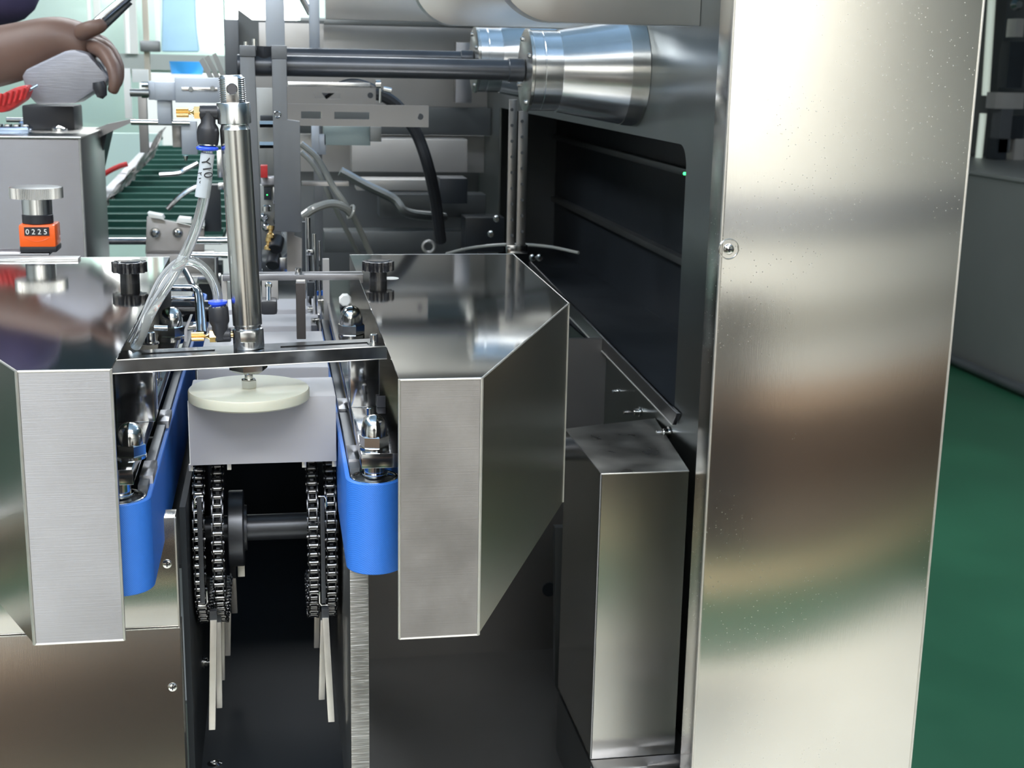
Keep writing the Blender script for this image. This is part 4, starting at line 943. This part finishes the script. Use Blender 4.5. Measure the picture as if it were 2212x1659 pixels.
# perforated post
t = T('perforated_post', 'pair of worn perforated steel strips standing below the silver cone', 'machine bracket', P(1117, 540, Y=1.80))
for (a, b_, top) in ((1097, 1115, 215), (1118, 1138, 240)):
    slab(a, top, b_, 542, 1.80 if a < 1100 else 1.806, .003).build('strip', brush_h_worn, t)
    for j in range(9):
        y = top + 22 + j * 34
        M().cyl(P((a + b_) / 2, y, Y=1.7995 if a < 1100 else 1.8055), P((a + b_) / 2, y, Y=1.803), .0022, 12).build('strip_hole', void, t)
slab(1095, 530, 1140, 548, 1.795, .012).build('foot_clamp', chromed, t)
for x, y in ((1072, 472), (1060, 505), (1150, 556), (1165, 556)): 
    M().lathe(P(x, y, Y=1.95), (0, -1, 0), [(.005, 0), (.005, .004), (.003, .008)], 14).build('bay_screw', chrome, tback)

# ------------------------------------------------------------------ linear slide (upper left of the cylinder)
t = T('linear_slide', 'pale aluminium linear slide with guide rods left of the air cylinder top', 'linear slide', P(400, 225, Y=2.0))
slab(320, 176, 378, 216, 2.0, .04, .001).build('end_block', alum_blue, t)
slab(334, 177, 380, 217, 1.99, .04, .001).build('middle_block', alum_blue, t)
slab(378, 168, 476, 222, 1.98, .05, .001).build('carriage', alum_blue, t)
slab(392, 189, 470, 196, 1.977, .003).build('carriage_groove', chrome, t)
for x, y in ((412, 193), (459, 191)): M().lathe(P(x, y, Y=1.977), (0, -1, 0), [(.0035, 0), (.003, .002), (.001, .002)], 14).build('groove_screw', dim, t)
M().cyl(P(281, 200, Y=2.0), P(322, 201, Y=2.0), .0055, 16).build('rod_end', dim, t)
for y in (183, 206): M().cyl(P(306, y, Y=2.0), P(320, y, Y=2.0), .004, 10).build('side_bolt', chrome, t)
slab(340, 217, 370, 268, 2.01, .03).build('lower_arm', alum_blue, t)
M().cyl(P(283, 264, Y=2.02), P(410, 266, Y=2.02), .0040, 14).build('guide_rod', chrome, t)
slab(392, 262, 425, 334, 2.03, .02).build('blue_leg', alum_blue, t)
M().lathe(P(401, 336, Y=2.04), (0, 0, -1), [(.004, 0), (.003, .004), (.0015, .008)], 12).build('leg_tip', chrome, t)
slab(300, 200, 318, 330, 2.3, .02).build('rear_leg', warm_plate, t)
slab(372, 262, 392, 318, 2.06, .02).build('rear_cylinder', brush_h_worn, t)
t = T('fin_stack', 'stack of slanted dark metal fins beside the grey housing edge', 'fins', P(455, 168, Y=2.15))
for i, (xa, xb) in enumerate(((432, 448), (444, 462), (460, 476))):
    q = [P(x, y, Y=2.15 + i * .012) for x, y in ((xa - 2, 132 - i * 7), (xa + 6, 124 - i * 5), (xb + 14, 168), (xb + 2, 168))]
    M().prism([(p.x, p.z) for p in q], 'y', 2.15 + i * .012, 2.156 + i * .012).build('fin', dim, t)
t = T('housing_edge', 'grey upright housing edge with sloping top at the back of the bay', 'machine housing', P(500, 160, Y=2.4))
slab(485, 42, 516, 165, 2.40, .04, .001).build('upright_sheet', grey_plate, t)
q = [P(x, y, Y=2.45) for x, y in ((514, 20), (545, 43), (700, 45), (700, 52), (640, 165), (512, 165))]
M().prism([(p.x, p.z) for p in q], 'y', 2.45, 2.47).build('sloping_sheet', void2, t)
slab(560, 50, 700, 165, 2.44, .01).build('warm_sheet', warm_plate, t)
item('pale_blue_post', slab(573, -60, 614, 100, 1.95, .02), alum_blue, 'wide pale blue flat post above the uprights', 'post', 'pale posts above the rods')
item('pale_blue_post', slab(668, -60, 690, 112, 2.1, .02), alum_blue, 'narrow pale post right of the wide one', 'post', 'pale posts above the rods')
item('slanted_tube', M().cyl(P(645, -20, Y=2.2), P(672, 30, Y=2.2), .006, 14), chromed, 'thin slanted tube between the two pale posts', 'pipe')

# ------------------------------------------------------------------ green cleated conveyor
n0, n1 = P(176, 512, Y=2.55), P(480, 512, Y=2.55); f0, f1 = P(345, 318, Y=3.7), P(560, 318, Y=3.7)
t = T('green_conveyor', 'dark green cleated conveyor belt running away behind the steel cabinet', 'conveyor', (n0.x, n0.y, n0.z - .06))
dz = Vector((0, 0, -.012))
M().hexa([n0, n1, f1, f0, n0 + dz, n1 + dz, f1 + dz, f0 + dz]).build('belt', belt_g, t)
NCL = 15
for i in range(NCL):
    f = (i + .4) / NCL; f = f ** 1.05; a = n0.lerp(f0, f); b_ = n1.lerp(f1, f); up = Vector((0, 0, .010)); dy = Vector((0, .014, .0015))
    M().hexa([a, b_, b_ + dy, a + dy, a + up, b_ + up, b_ + up + dy * .6, a + up + dy * .6]).build('cleat', belt_g, t)
rl = [n0 + Vector((-.006, -.02, .012)), f0 + Vector((-.006, .02, .012))]
M().hexa([rl[0] + Vector((-.022, 0, 0)), rl[0], rl[1], rl[1] + Vector((-.022, 0, 0)), rl[0] + Vector((-.022, 0, -.03)), rl[0] + Vector((0, 0, -.03)), rl[1] + Vector((0, 0, -.03)), rl[1] + Vector((-.022, 0, -.03))]).build('side_rail', brush_h, t)
M().cyl(n0 + Vector((-.02, -.02, -.005)), n1 + Vector((0, -.02, -.005)), .0065, 16).build('end_rod', chromed, t)
M().box(n0.x - .03, n1.x, 2.5, 2.56, n0.z - .14, n0.z - .045).build('end_frame', void, t)
item('mint_sheet', M().box(P(210, 300, Y=3.9).x, P(350, 300, Y=3.9).x, 3.9, 3.93, P(250, 420, Y=3.9).z, P(250, 288, Y=3.9).z), mint_l, 'pale mint plastic sheet behind the conveyor rail', 'sheet')
item('red_strip', M().tube([P(212, 388, Y=3.2), P(232, 372, Y=3.2), P(256, 360, Y=3.2), P(275, 354, Y=3.2)], .006, 10), red_p, 'red strip lying along the conveyor rail', 'strip')
k = M(); random.seed(9); gv = []
for a in range(15):
    row = []
    for b2 in range(9):
        fx, fy = a / 14, b2 / 8
        p = P(190 + 150 * fx + 18 * fy, 500 - 178 * fx - 44 * fy, Y=2.80 + .5 * fx) + Vector((random.uniform(-.006, .006), random.uniform(-.03, .03), random.uniform(-.008, .008)))
        row.append(k.bm.verts.new(p))
    gv.append(row)
for a in range(14):
    for b2 in range(8):
        k.bm.faces.new((gv[a][b2], gv[a + 1][b2], gv[a + 1][b2 + 1])); k.bm.faces.new((gv[a][b2], gv[a + 1][b2 + 1], gv[a][b2 + 1]))
o = k.build('crumpled_film', mat('crumpled_film_m', (.35, .33, .31), .2, .25, mott=.5, ms=30)); o['kind'] = 'stuff'; tag(o, 'crumpled clear film and scrap beside the green conveyor', 'film')
for n_, (pts, Y) in enumerate(((((345, 377), (385, 374), (400, 366), (428, 352)), 2.2), (((362, 452), (385, 428), (410, 410), (428, 402)), 2.15))):
    item('bent_finger', M().tube([P(x, y, Y=Y) for x, y in pts], .0042, 10), chrome, ['upper bent chrome finger over the green conveyor', 'lower chrome finger over the green conveyor'][n_], 'machine rod', 'chrome fingers over the green belt')
item('dark_valve', slab(440, 400, 476, 500, 2.12, .03), void, 'dark valve body left of the air cylinder', 'valve')
item('pale_tab', slab(469, 325, 484, 384, 1.9, .01), alum, 'pale vertical tab just left of the air cylinder', 'machine plate')
item('pale_tab', slab(471, 396, 486, 410, 1.9, .01), alum, 'small pale square tab left of the air cylinder', 'machine plate')
M().box(-.24, .05, 2.32, 2.9, .98, .99).build('base_plate', dim, tback)
M().box(-.62, .425, 2.32, 3.2, .60, .605).build('added_bed_sheet', void2, tback)  # added dark sheet, keeps the green floor out of the cone reflections
M().box(-.24, .425, 1.72, 2.32, .60, .605).build('added_bed_sheet', void2, tback)  # second added sheet, blocks green bounce nearer the front

# ------------------------------------------------------------------ steel cabinet at left with things on it
CBY = 1.95; cz = P(165, 297, Y=CBY).z; cxr = P(176, 400, Y=CBY).x
t = T('steel_cabinet', 'brushed stainless cabinet at left behind the orange counter', 'cabinet', (cxr - .2, CBY + .15, .0))
M().box(cxr - .34, cxr, CBY, CBY + .28, .0, cz - .002, .002).build('body', brush_dark, t)
M().box(cxr - .34, cxr + .003, CBY - .003, CBY + .30, cz - .002, cz, .0008).build('top_sheet', scuffed, t)
M().cyl((cxr - .34, CBY - .003, cz), (cxr + .003, CBY - .003, cz), .0014, 8).build('front_edge', weld, t)
M().cyl((cxr + .001, CBY - .001, .7), (cxr + .001, CBY - .001, cz), .0016, 8).build('corner_edge', weld, t)
# dark gearbox with slanting lid right of the cabinet
t = T('side_tray', 'steel side tray sloping up beside the cabinet top', 'tray', P(230, 280, Y=2.2))
q = [P(x, y, Y=2.18) for x, y in ((168, 293), (232, 268), (288, 256), (290, 262), (232, 288), (172, 318))]
M().prism([(p.x, p.z) for p in q], 'y', 2.18, 2.20).build('tray_edge', brush_h, t)
q = [P(x, y, Y=2.21) for x, y in ((172, 300), (232, 283), (212, 372), (190, 430), (182, 430))]
M().prism([(p.x, p.z) for p in q], 'y', 2.21, 2.3).build('gear_case', void, t)
# bits on the cabinet
def ontop(px, py): return P(px, py, Z=cz)
for n_, (x, y, L_, lb) in enumerate(((100, 276, .075, 'blueish metal clip bar lying on the cabinet, right one'), (20, 288, .06, 'blueish metal clip bar lying on the cabinet front, left one'))):
    p = ontop(x, y); t = T('metal_clip', lb, 'tool', p, 'metal clips on the cabinet')
    M().box(p.x - L_ / 2, p.x + L_ / 2, p.y - .02, p.y + .02, cz, cz + .010, .003).build('clip_body', mat('clip_blue', (.35, .45, .62), .9, .15), t)
    for j in range(5): M().box(p.x - L_ / 2 + j * L_ / 5 + .002, p.x - L_ / 2 + (j + 1) * L_ / 5 - .003, p.y - .012, p.y + .012, cz + .010, cz + .013, .001).build('clip_tooth', chrome, t)
p = ontop(42, 266)
item('small_screw', M().cyl((p.x - .02, p.y, cz + .005), (p.x + .02, p.y, cz + .005), .004, 12), chrome, 'small loose screw on the cabinet top', 'screw')
p = ontop(105, 256)
t = T('block_stand', 'low black stand under the hand-held grey block', 'stand', p)
M().box(P(50, 240, Y=2.16).x, P(162, 240, Y=2.16).x, 2.15, 2.24, cz, P(100, 228, Y=2.15).z, .003).build('stand_block', blkm, t)
M().lathe((P(128, 250, Y=2.13).x, 2.12, cz), (0, 0, 1), [(.012, 0), (.012, .004), (.005, .008)], 20).build('stand_foot', chrome, t)
# grey metal block held by the hand
q = [P(x, y, Y=2.02) for x, y in ((47, 165), (56, 150), (85, 136), (140, 110), (160, 107), (188, 116), (205, 135), (234, 168), (228, 180), (162, 224), (80, 226), (60, 205))]
t = T('grey_block', 'light grey scratched block with cut-off corners held in the hand', 'block', P(140, 226, Y=2.05))
M().prism([(p.x, p.z) for p in q], 'y', 2.02, 2.11, .004).build('block_body', mat('grey_block_m', (.26, .26, .285), .3, .35, grain=.001, gs=(40, 40, 500), gb=.2, mott=.12, ms=20), t)
t = T('red_pouch', 'red woven pouch with a thin metal tip at the left frame edge', 'pouch', P(30, 245, Y=1.99))
q = [P(x, y, Y=1.97) for x, y in ((-60, 200), (0, 205), (30, 190), (55, 183), (64, 190), (55, 215), (30, 232), (10, 243), (-60, 245))]
M().prism([(p.x, p.z) for p in q], 'y', 1.97, 2.01, .004).build('pouch_body', red_p, t)
k = M()
for i in range(7): 
    a, b_ = P(-20 + i * 12, 208 - i * 3, Y=1.967), P(-28 + i * 12, 240 - i * 4, Y=1.967); k.tube([a, b_], .002, 6, False)
k.build('weave_ridges', red_p, t)
M().cyl(P(62, 195, Y=1.98), P(82, 184, Y=1.98), .002, 10).build('metal_tip', chrome, t)

# ------------------------------------------------------------------ person (arm and hand in view, body beyond the left edge)
def skin_mesh(name, verts, edges, radii, m, parent, sub=2, root=0):
    me = bpy.data.meshes.new(name); me.from_pydata([tuple(v) for v in verts], edges, []); me.update()
    o = bpy.data.objects.new(name, me); COL.objects.link(o)
    s = o.modifiers.new('s', 'SKIN'); s.use_smooth_shade = True
    for i, v in enumerate(me.skin_vertices[0].data):
        r = radii[i]; v.radius = (r, r) if not isinstance(r, tuple) else r; v.use_root = (i == root)
    ss = o.modifiers.new('u', 'SUBSURF'); ss.levels = sub; ss.render_levels = sub
    dg = bpy.context.evaluated_depsgraph_get(); dg.update()
    me2 = bpy.data.meshes.new_from_object(o.evaluated_get(dg)); bpy.data.objects.remove(o)
    for p in me2.polygons: p.use_smooth = True
    me2.materials.clear(); me2.materials.append(m)
    q = bpy.data.objects.new(name, me2); COL.objects.link(q)
    if parent: q.parent = parent; WL[q.name] = WL[parent.name]; 
    sh = WL[parent.name] if parent else Vector((0, 0, 0))
    me2.transform(Matrix.Translation(-sh)); return q
pe = T('person', 'person in a dark purple shirt, bare forearm holding a grey block and a rod', 'person', (-.80, 2.35, 0))
ya = 2.12
wr, elb, sho = P(132, 82, Y=ya), Vector((-.56, 2.16, 1.415)), Vector((-.66, 2.38, 1.52))
mid = P(20, 118, Y=ya + .02)
pal = P(182, 92, Y=ya); pk = P(212, 118, Y=ya - .01)
V = [Vector((-.80, 2.40, 1.00)), Vector((-.80, 2.40, 1.22)), Vector((-.80, 2.38, 1.42)), Vector((-.80, 2.36, 1.52)), Vector((-.78, 2.33, 1.60)), Vector((-.77, 2.30, 1.69)), Vector((-.77, 2.29, 1.78)),
     sho, elb, mid, wr, pal, pk, Vector((-.96, 2.40, 1.50)), Vector((-1.02, 2.35, 1.22)), Vector((-.90, 2.15, 1.18)), Vector((-.82, 2.08, 1.16)),
     Vector((-.70, 2.40, .90)), Vector((-.69, 2.38, .48)), Vector((-.69, 2.41, .09)), Vector((-.69, 2.30, .04)), Vector((-.90, 2.40, .90)), Vector((-.91, 2.38, .48)), Vector((-.91, 2.41, .09)), Vector((-.91, 2.30, .04))]
E_ = [(0, 1), (1, 2), (2, 3), (3, 4), (4, 5), (5, 6), (2, 7), (7, 8), (8, 9), (9, 10), (10, 11), (11, 12), (2, 13), (13, 14), (14, 15), (15, 16), (0, 17), (17, 18), (18, 19), (19, 20), (0, 21), (21, 22), (22, 23), (23, 24)]
Rr = [.15, .13, .14, .07, .055, .085, .07, .06, .050, .047, .037, (.040, .030), (.030, .024), .06, .045, .035, .03, .085, .06, .045, .04, .085, .06, .045, .04]
skin_mesh('body', V, E_, Rr, skin, pe)
# shirt: torso and sleeves, a little larger than the body
V2 = [V[0], V[1], V[2], Vector((-.80, 2.37, 1.50)), sho, sho.lerp(elb, .75), V[13], V[13].lerp(V[14], .6), P(10, -40, Y=2.40), P(52, -22, Y=2.34)]
skin_mesh('shirt', V2, [(0, 1), (1, 2), (2, 3), (2, 4), (4, 5), (2, 6), (6, 7), (4, 8), (8, 9)], [.17, .155, .165, .085, .085, .068, .085, .062, .075, .052], purple, pe)
skin_mesh('trousers', [V[0], V[17], V[18], V[19], V[21], V[22], V[23]], [(0, 1), (1, 2), (2, 3), (0, 4), (4, 5), (5, 6)], [.165, .10, .075, .065, .10, .075, .065], purple, pe)
M().lathe((-.77, 2.31, 1.70), (0, .1, 1), [(.094, 0), (.100, .03), (.096, .08), (.07, .12), (.0, .135)], 24).build('hair', hairm, pe)
for sx in (-.03, .03): M().lathe((-.77 + sx, 2.212, 1.735), (0, -1, 0), [(.011, -.004), (.009, .003), (0, .006)], 14).build('eye', wht, pe)
M().lathe((-.77, 2.215, 1.69), (0, -1, .2), [(.013, -.01), (.010, .01), (0, .018)], 12).build('nose', skin, pe)
# fingers, each its own chain rooted in the palm
def finger(pts, r, name='finger'):
    skin_mesh(name, [P(x, y, Y=Y) for x, y, Y in pts], [(i, i + 1) for i in range(len(pts) - 1)], r, skin, pe, 2)
finger([(196, 96, 2.09), (228, 116, 2.035), (247, 148, 2.005), (250, 178, 2.0), (241, 203, 2.0)], [.012, .0115, .0105, .0095, .0075])
finger([(200, 90, 2.11), (236, 108, 2.08), (254, 142, 2.06), (255, 172, 2.055), (246, 194, 2.05)], [.012, .0115, .0105, .0095, .0075])
finger([(198, 84, 2.13), (230, 98, 2.13), (250, 128, 2.12), (252, 158, 2.115), (244, 178, 2.11)], [.0115, .011, .010, .009, .007])
finger([(190, 82, 2.15), (222, 88, 2.16), (240, 110, 2.165), (243, 136, 2.16)], [.010, .0095, .0085, .007])
finger([(168, 74, 2.08), (196, 62, 2.06), (216, 56, 2.06), (228, 48, 2.065)], [.014, .0125, .0115, .009], 'thumb')
t = T('steel_rod', 'round steel tool rod held pointing up beside the thumb', 'tool', P(200, 57, Y=2.08))
M().tube([P(199, 58, Y=2.08), P(236, 26, Y=2.08), P(285, -14, Y=2.08)], .007, 14, False).build('rod', chromed, t)
M().cyl(P(218, 62, Y=2.1), P(280, 2, Y=2.1), .006, 14).build('second_shaft', dim, t)
fb = P(222, 214, Y=1.995)
item('black_clip', M().lathe(fb, (-.2, 0, 1), [(.0, 0), (.007, .004), (.010, .016), (.008, .024)], 14), blkm, 'small black clip below the fingertip', 'clip')

# ------------------------------------------------------------------ bright room behind, upper left
def wallpiece(name, a, b_, c_, d_, Y, m, dep=.03):
    x0_, x1_, z0_, z1_ = rct(a, b_, c_, d_, Y); return M().box(x0_, x1_, Y, Y + dep, z0_, z1_)
o = wallpiece('', -200, -180, 760, 135, YW, mint); struct('wall_partition', o, mint_l)
struct('window_1', wallpiece('', 426, -260, 478, 94, YW - .10, lit), lit)
struct('window_2', wallpiece('', 484, -260, 640, 96, YW - .10, lit), lit)
struct('window_3', wallpiece('', 180, -260, 262, -20, YW - .10, lit), lit)
struct('trim_3', wallpiece('', -200, 116, 760, 150, YW - .12, grey_w), mat('grey_sill', (.42, .45, .43), 0, .5))
struct('trim_4', wallpiece('', 478, -260, 484, 100, YW - .12, mint), mint)
struct('trim_5', wallpiece('', 262, -260, 290, 116, YW - .14, mint), white_w)
struct('wall_low', wallpiece('', -200, 150, 760, 700, YW - .08, mint), mint)
item('blue_curtain', M().prism([(P(x, y, Y=5.2).x, P(x, y, Y=5.2).z) for x, y in ((352, -160), (415, -160), (424, 60), (430, 112), (348, 112), (350, 40))], 'y', 5.2, 5.25, .01), bluecloth, 'pale blue cloth hanging in front of the bright far window', 'curtain')
item('blue_bucket', M().lathe(P(404, 160, Y=4.6), (0, 0, 1), [(.05, 0), (.055, .04), (.04, .04)], 24), mat('bright_blue_p', (.05, .35, .80), 0, .4), 'bright blue round tub on the far bench', 'tub')
item('far_bench', M().box(P(300, 167, Y=4.55).x, P(520, 167, Y=4.55).x, 4.55, 4.95, 0, P(404, 160, Y=4.6).z), wht, 'white far bench under the blue tub', 'bench')
for n_, (a, b_, c_, d_, Y, m) in enumerate(((306, -200, 318, 200, 4.0, white_w), (330, -200, 340, 90, 4.6, white_w), (183, -200, 190, 55, 4.8, white_w), (267, -200, 274, 115, 4.9, white_w))):
    item('upright_pole', slab(a, b_, c_, d_, Y, .02), wht if n_ else mat('beige_pole', (.62, .55, .45), 0, .5), ['beige pole standing nearest the linear slide', 'short white pole beside the blue cloth', 'white pole behind the raised hand', 'thin white pole in front of the mint wall'][n_], 'pole', 'poles in the bright room')
item('pole_clamp', slab(302, 88, 345, 112, 3.98, .04, .004), dim, 'grey clamp joining the beige pole', 'clamp')
item('white_panel_edge', slab(268, 148, 282, 256, 3.0, .02), wht, 'white edge of the slanted mint panel', 'panel', None)
q = [P(x, y, Y=3.02) for x, y in ((160, 225), (255, 148), (270, 148), (280, 254), (235, 270), (160, 262))]
item('mint_screen', M().prism([(p.x, p.z) for p in q], 'y', 3.02, 3.04), mint, 'flat mint green panel right of the hand', 'panel')
item('white_batten', slab(200, -100, 215, 60, 5.4, .03), wht, 'white window frame bar in the far room', 'frame')
item('pale_sheet', slab(285, 150, 320, 178, 3.6, .02), white_w, 'pale sheet behind the linear slide', 'panel')

# ------------------------------------------------------------------ right background
q0, q1 = P(2212, 850, Z=0), P(2040, 760, Z=0)
XC = q0.x; zc_ = P(2212, 395, X=XC).z
t = T('far_cabinet', 'long low grey cabinet beside the green floor, right of the pillar', 'cabinet', (XC + .4, 7.5, 0))
M().box(XC, XC + .8, 4.0, 10.5, .03, zc_, .01).build('body', grey_cab, t)
M().box(XC + .02, XC + .8, 4.0, 10.5, 0, .03).build('plinth', void, t)
M().box(XC - .01, XC + .8, 4.0, 10.5, zc_, zc_ + .02, .004).build('lid', mat('grey_lid', (.20, .21, .2), .2, .4), t)
t = T('far_machine', 'tall dark machine with columns and fittings at the right edge', 'machine', (XC + .5, 7.0, zc_ + .02))
def fslab(a, b_, c_, d_, Y, dep): x0_, x1_, z0_, z1_ = rct(a, b_, c_, d_, Y); return M().box(x0_, x1_, Y, Y + dep, max(z0_, zc_ + .021), z1_)
fslab(2040, -300, 2166, 380, 7.6, .1).build('grey_door', grey_cab, t)
fslab(2166, -300, 2600, 500, 7.4, .1).build('dark_backing', void2, t)
M().cyl(P(2146, -60, Y=7.3), P(2129, 206, Y=7.3), .022, 14).build('upper_light_tube', led_w, t)
M().cyl(P(2124, 245, Y=7.3), P(2113, 352, Y=7.3), .02, 14).build('lower_light_tube', led_w, t)
M().lathe(P(2192, 10, Y=7.2), (0, -1, 0), [(.03, 0), (.035, .02), (.02, .05)], 16).build('round_fitting', alum, t)
for (a, b_, c_, d_, m) in ((2178, 90, 2212, 190, void), (2150, 200, 2212, 235, warm_plate), (2160, 235, 2185, 330, grey_plate), (2185, 250, 2212, 300, void), (2150, 300, 2175, 360, void), (2190, 300, 2212, 380, warm_plate), (2195, 40, 2212, 80, warm_plate)):
    fslab(a, b_, c_, d_, 7.1, .1).build('fitting', m, t)
t = T('floor_pipe', 'low grey pipe on the floor beside the far cabinet', 'pipe', (XC - .3, 6.5, 0))
M().cyl((XC - .05, 4.2, .035), (XC - .05, 9.5, .035), .025, 16).build('pipe', void2, t)

# unseen things added behind the camera for the steel to mirror
item('reflection_mat', M().box(-1.5, 2.5, -.78, .75, 0, .012, .003), pale_mat, 'unseen pale mat added on the floor to brighten the mirroring steel', 'mat')  # added to give the steel a bright low reflection

ph = T('person', 'person in dark clothes standing behind the camera, mirrored only in the polished bar', 'person', (0, -.55, 0))
Vp = [Vector((0, -.62, .95)), Vector((0, -.62, 1.18)), Vector((0, -.60, 1.38)), Vector((0, -.59, 1.48)), Vector((0, -.56, 1.58)), Vector((0, -.55, 1.67)),
      Vector((-.20, -.58, 1.42)), Vector((-.25, -.42, 1.20)), Vector((-.09, -.20, 1.36)), Vector((.20, -.58, 1.42)), Vector((.25, -.42, 1.20)), Vector((.09, -.20, 1.36)),
      Vector((-.10, -.62, .85)), Vector((-.11, -.60, .46)), Vector((-.11, -.62, .09)), Vector((.10, -.62, .85)), Vector((.11, -.60, .46)), Vector((.11, -.62, .09)), Vector((-.11, -.50, .04)), Vector((.11, -.50, .04))]
Ep = [(0, 1), (1, 2), (2, 3), (3, 4), (4, 5), (2, 6), (6, 7), (7, 8), (2, 9), (9, 10), (10, 11), (0, 12), (12, 13), (13, 14), (0, 15), (15, 16), (16, 17), (14, 18), (17, 19)]
skin_mesh('body', Vp, Ep, [.145, .13, .14, .06, .075, .085, .06, .042, .03, .06, .042, .03, .085, .06, .045, .085, .06, .045, .04, .04], skin, ph)
jk = mat('black_jacket_cloth', (.015, .016, .02), 0, .85, mott=.2, ms=20)
skin_mesh('jacket', [Vp[i] for i in (0, 1, 2, 6, 7, 9, 10)] + [Vp[7].lerp(Vp[8], .8), Vp[10].lerp(Vp[11], .8), Vp[3]], [(0, 1), (1, 2), (2, 3), (3, 4), (4, 7), (2, 5), (5, 6), (6, 8), (2, 9)], [.19, .175, .175, .085, .07, .085, .07, .05, .05, .09], jk, ph)
skin_mesh('trousers', [Vp[i] for i in (0, 12, 13, 14, 15, 16, 17)], [(0, 1), (1, 2), (2, 3), (0, 4), (4, 5), (5, 6)], [.17, .11, .085, .07, .11, .085, .07], jk, ph)
M().lathe((0, -.56, 1.68), (0, 0, 1), [(.09, 0), (.095, .03), (.09, .08), (.06, .12), (0, .13)], 24).build('hair', hairm, ph)

t = T('added_trolley', 'unseen black trolley added behind the camera to darken the polished bar', 'trolley', (.5, -.6, 0))  # added dark body for the polished bar to mirror
M().box(.30, .74, -.80, -.50, .45, 1.12, .01).build('trolley_body', blkm, t)
for x in (.32, .72):
    for y in (-.78, -.52): M().cyl((x, y, .01), (x, y, .45), .012, 12).build('leg', blkm, t)
for z in (.55, .75, .95): M().box(.32, .72, -.502, -.492, z, z + .015, .002).build('drawer_handle', blk, t)
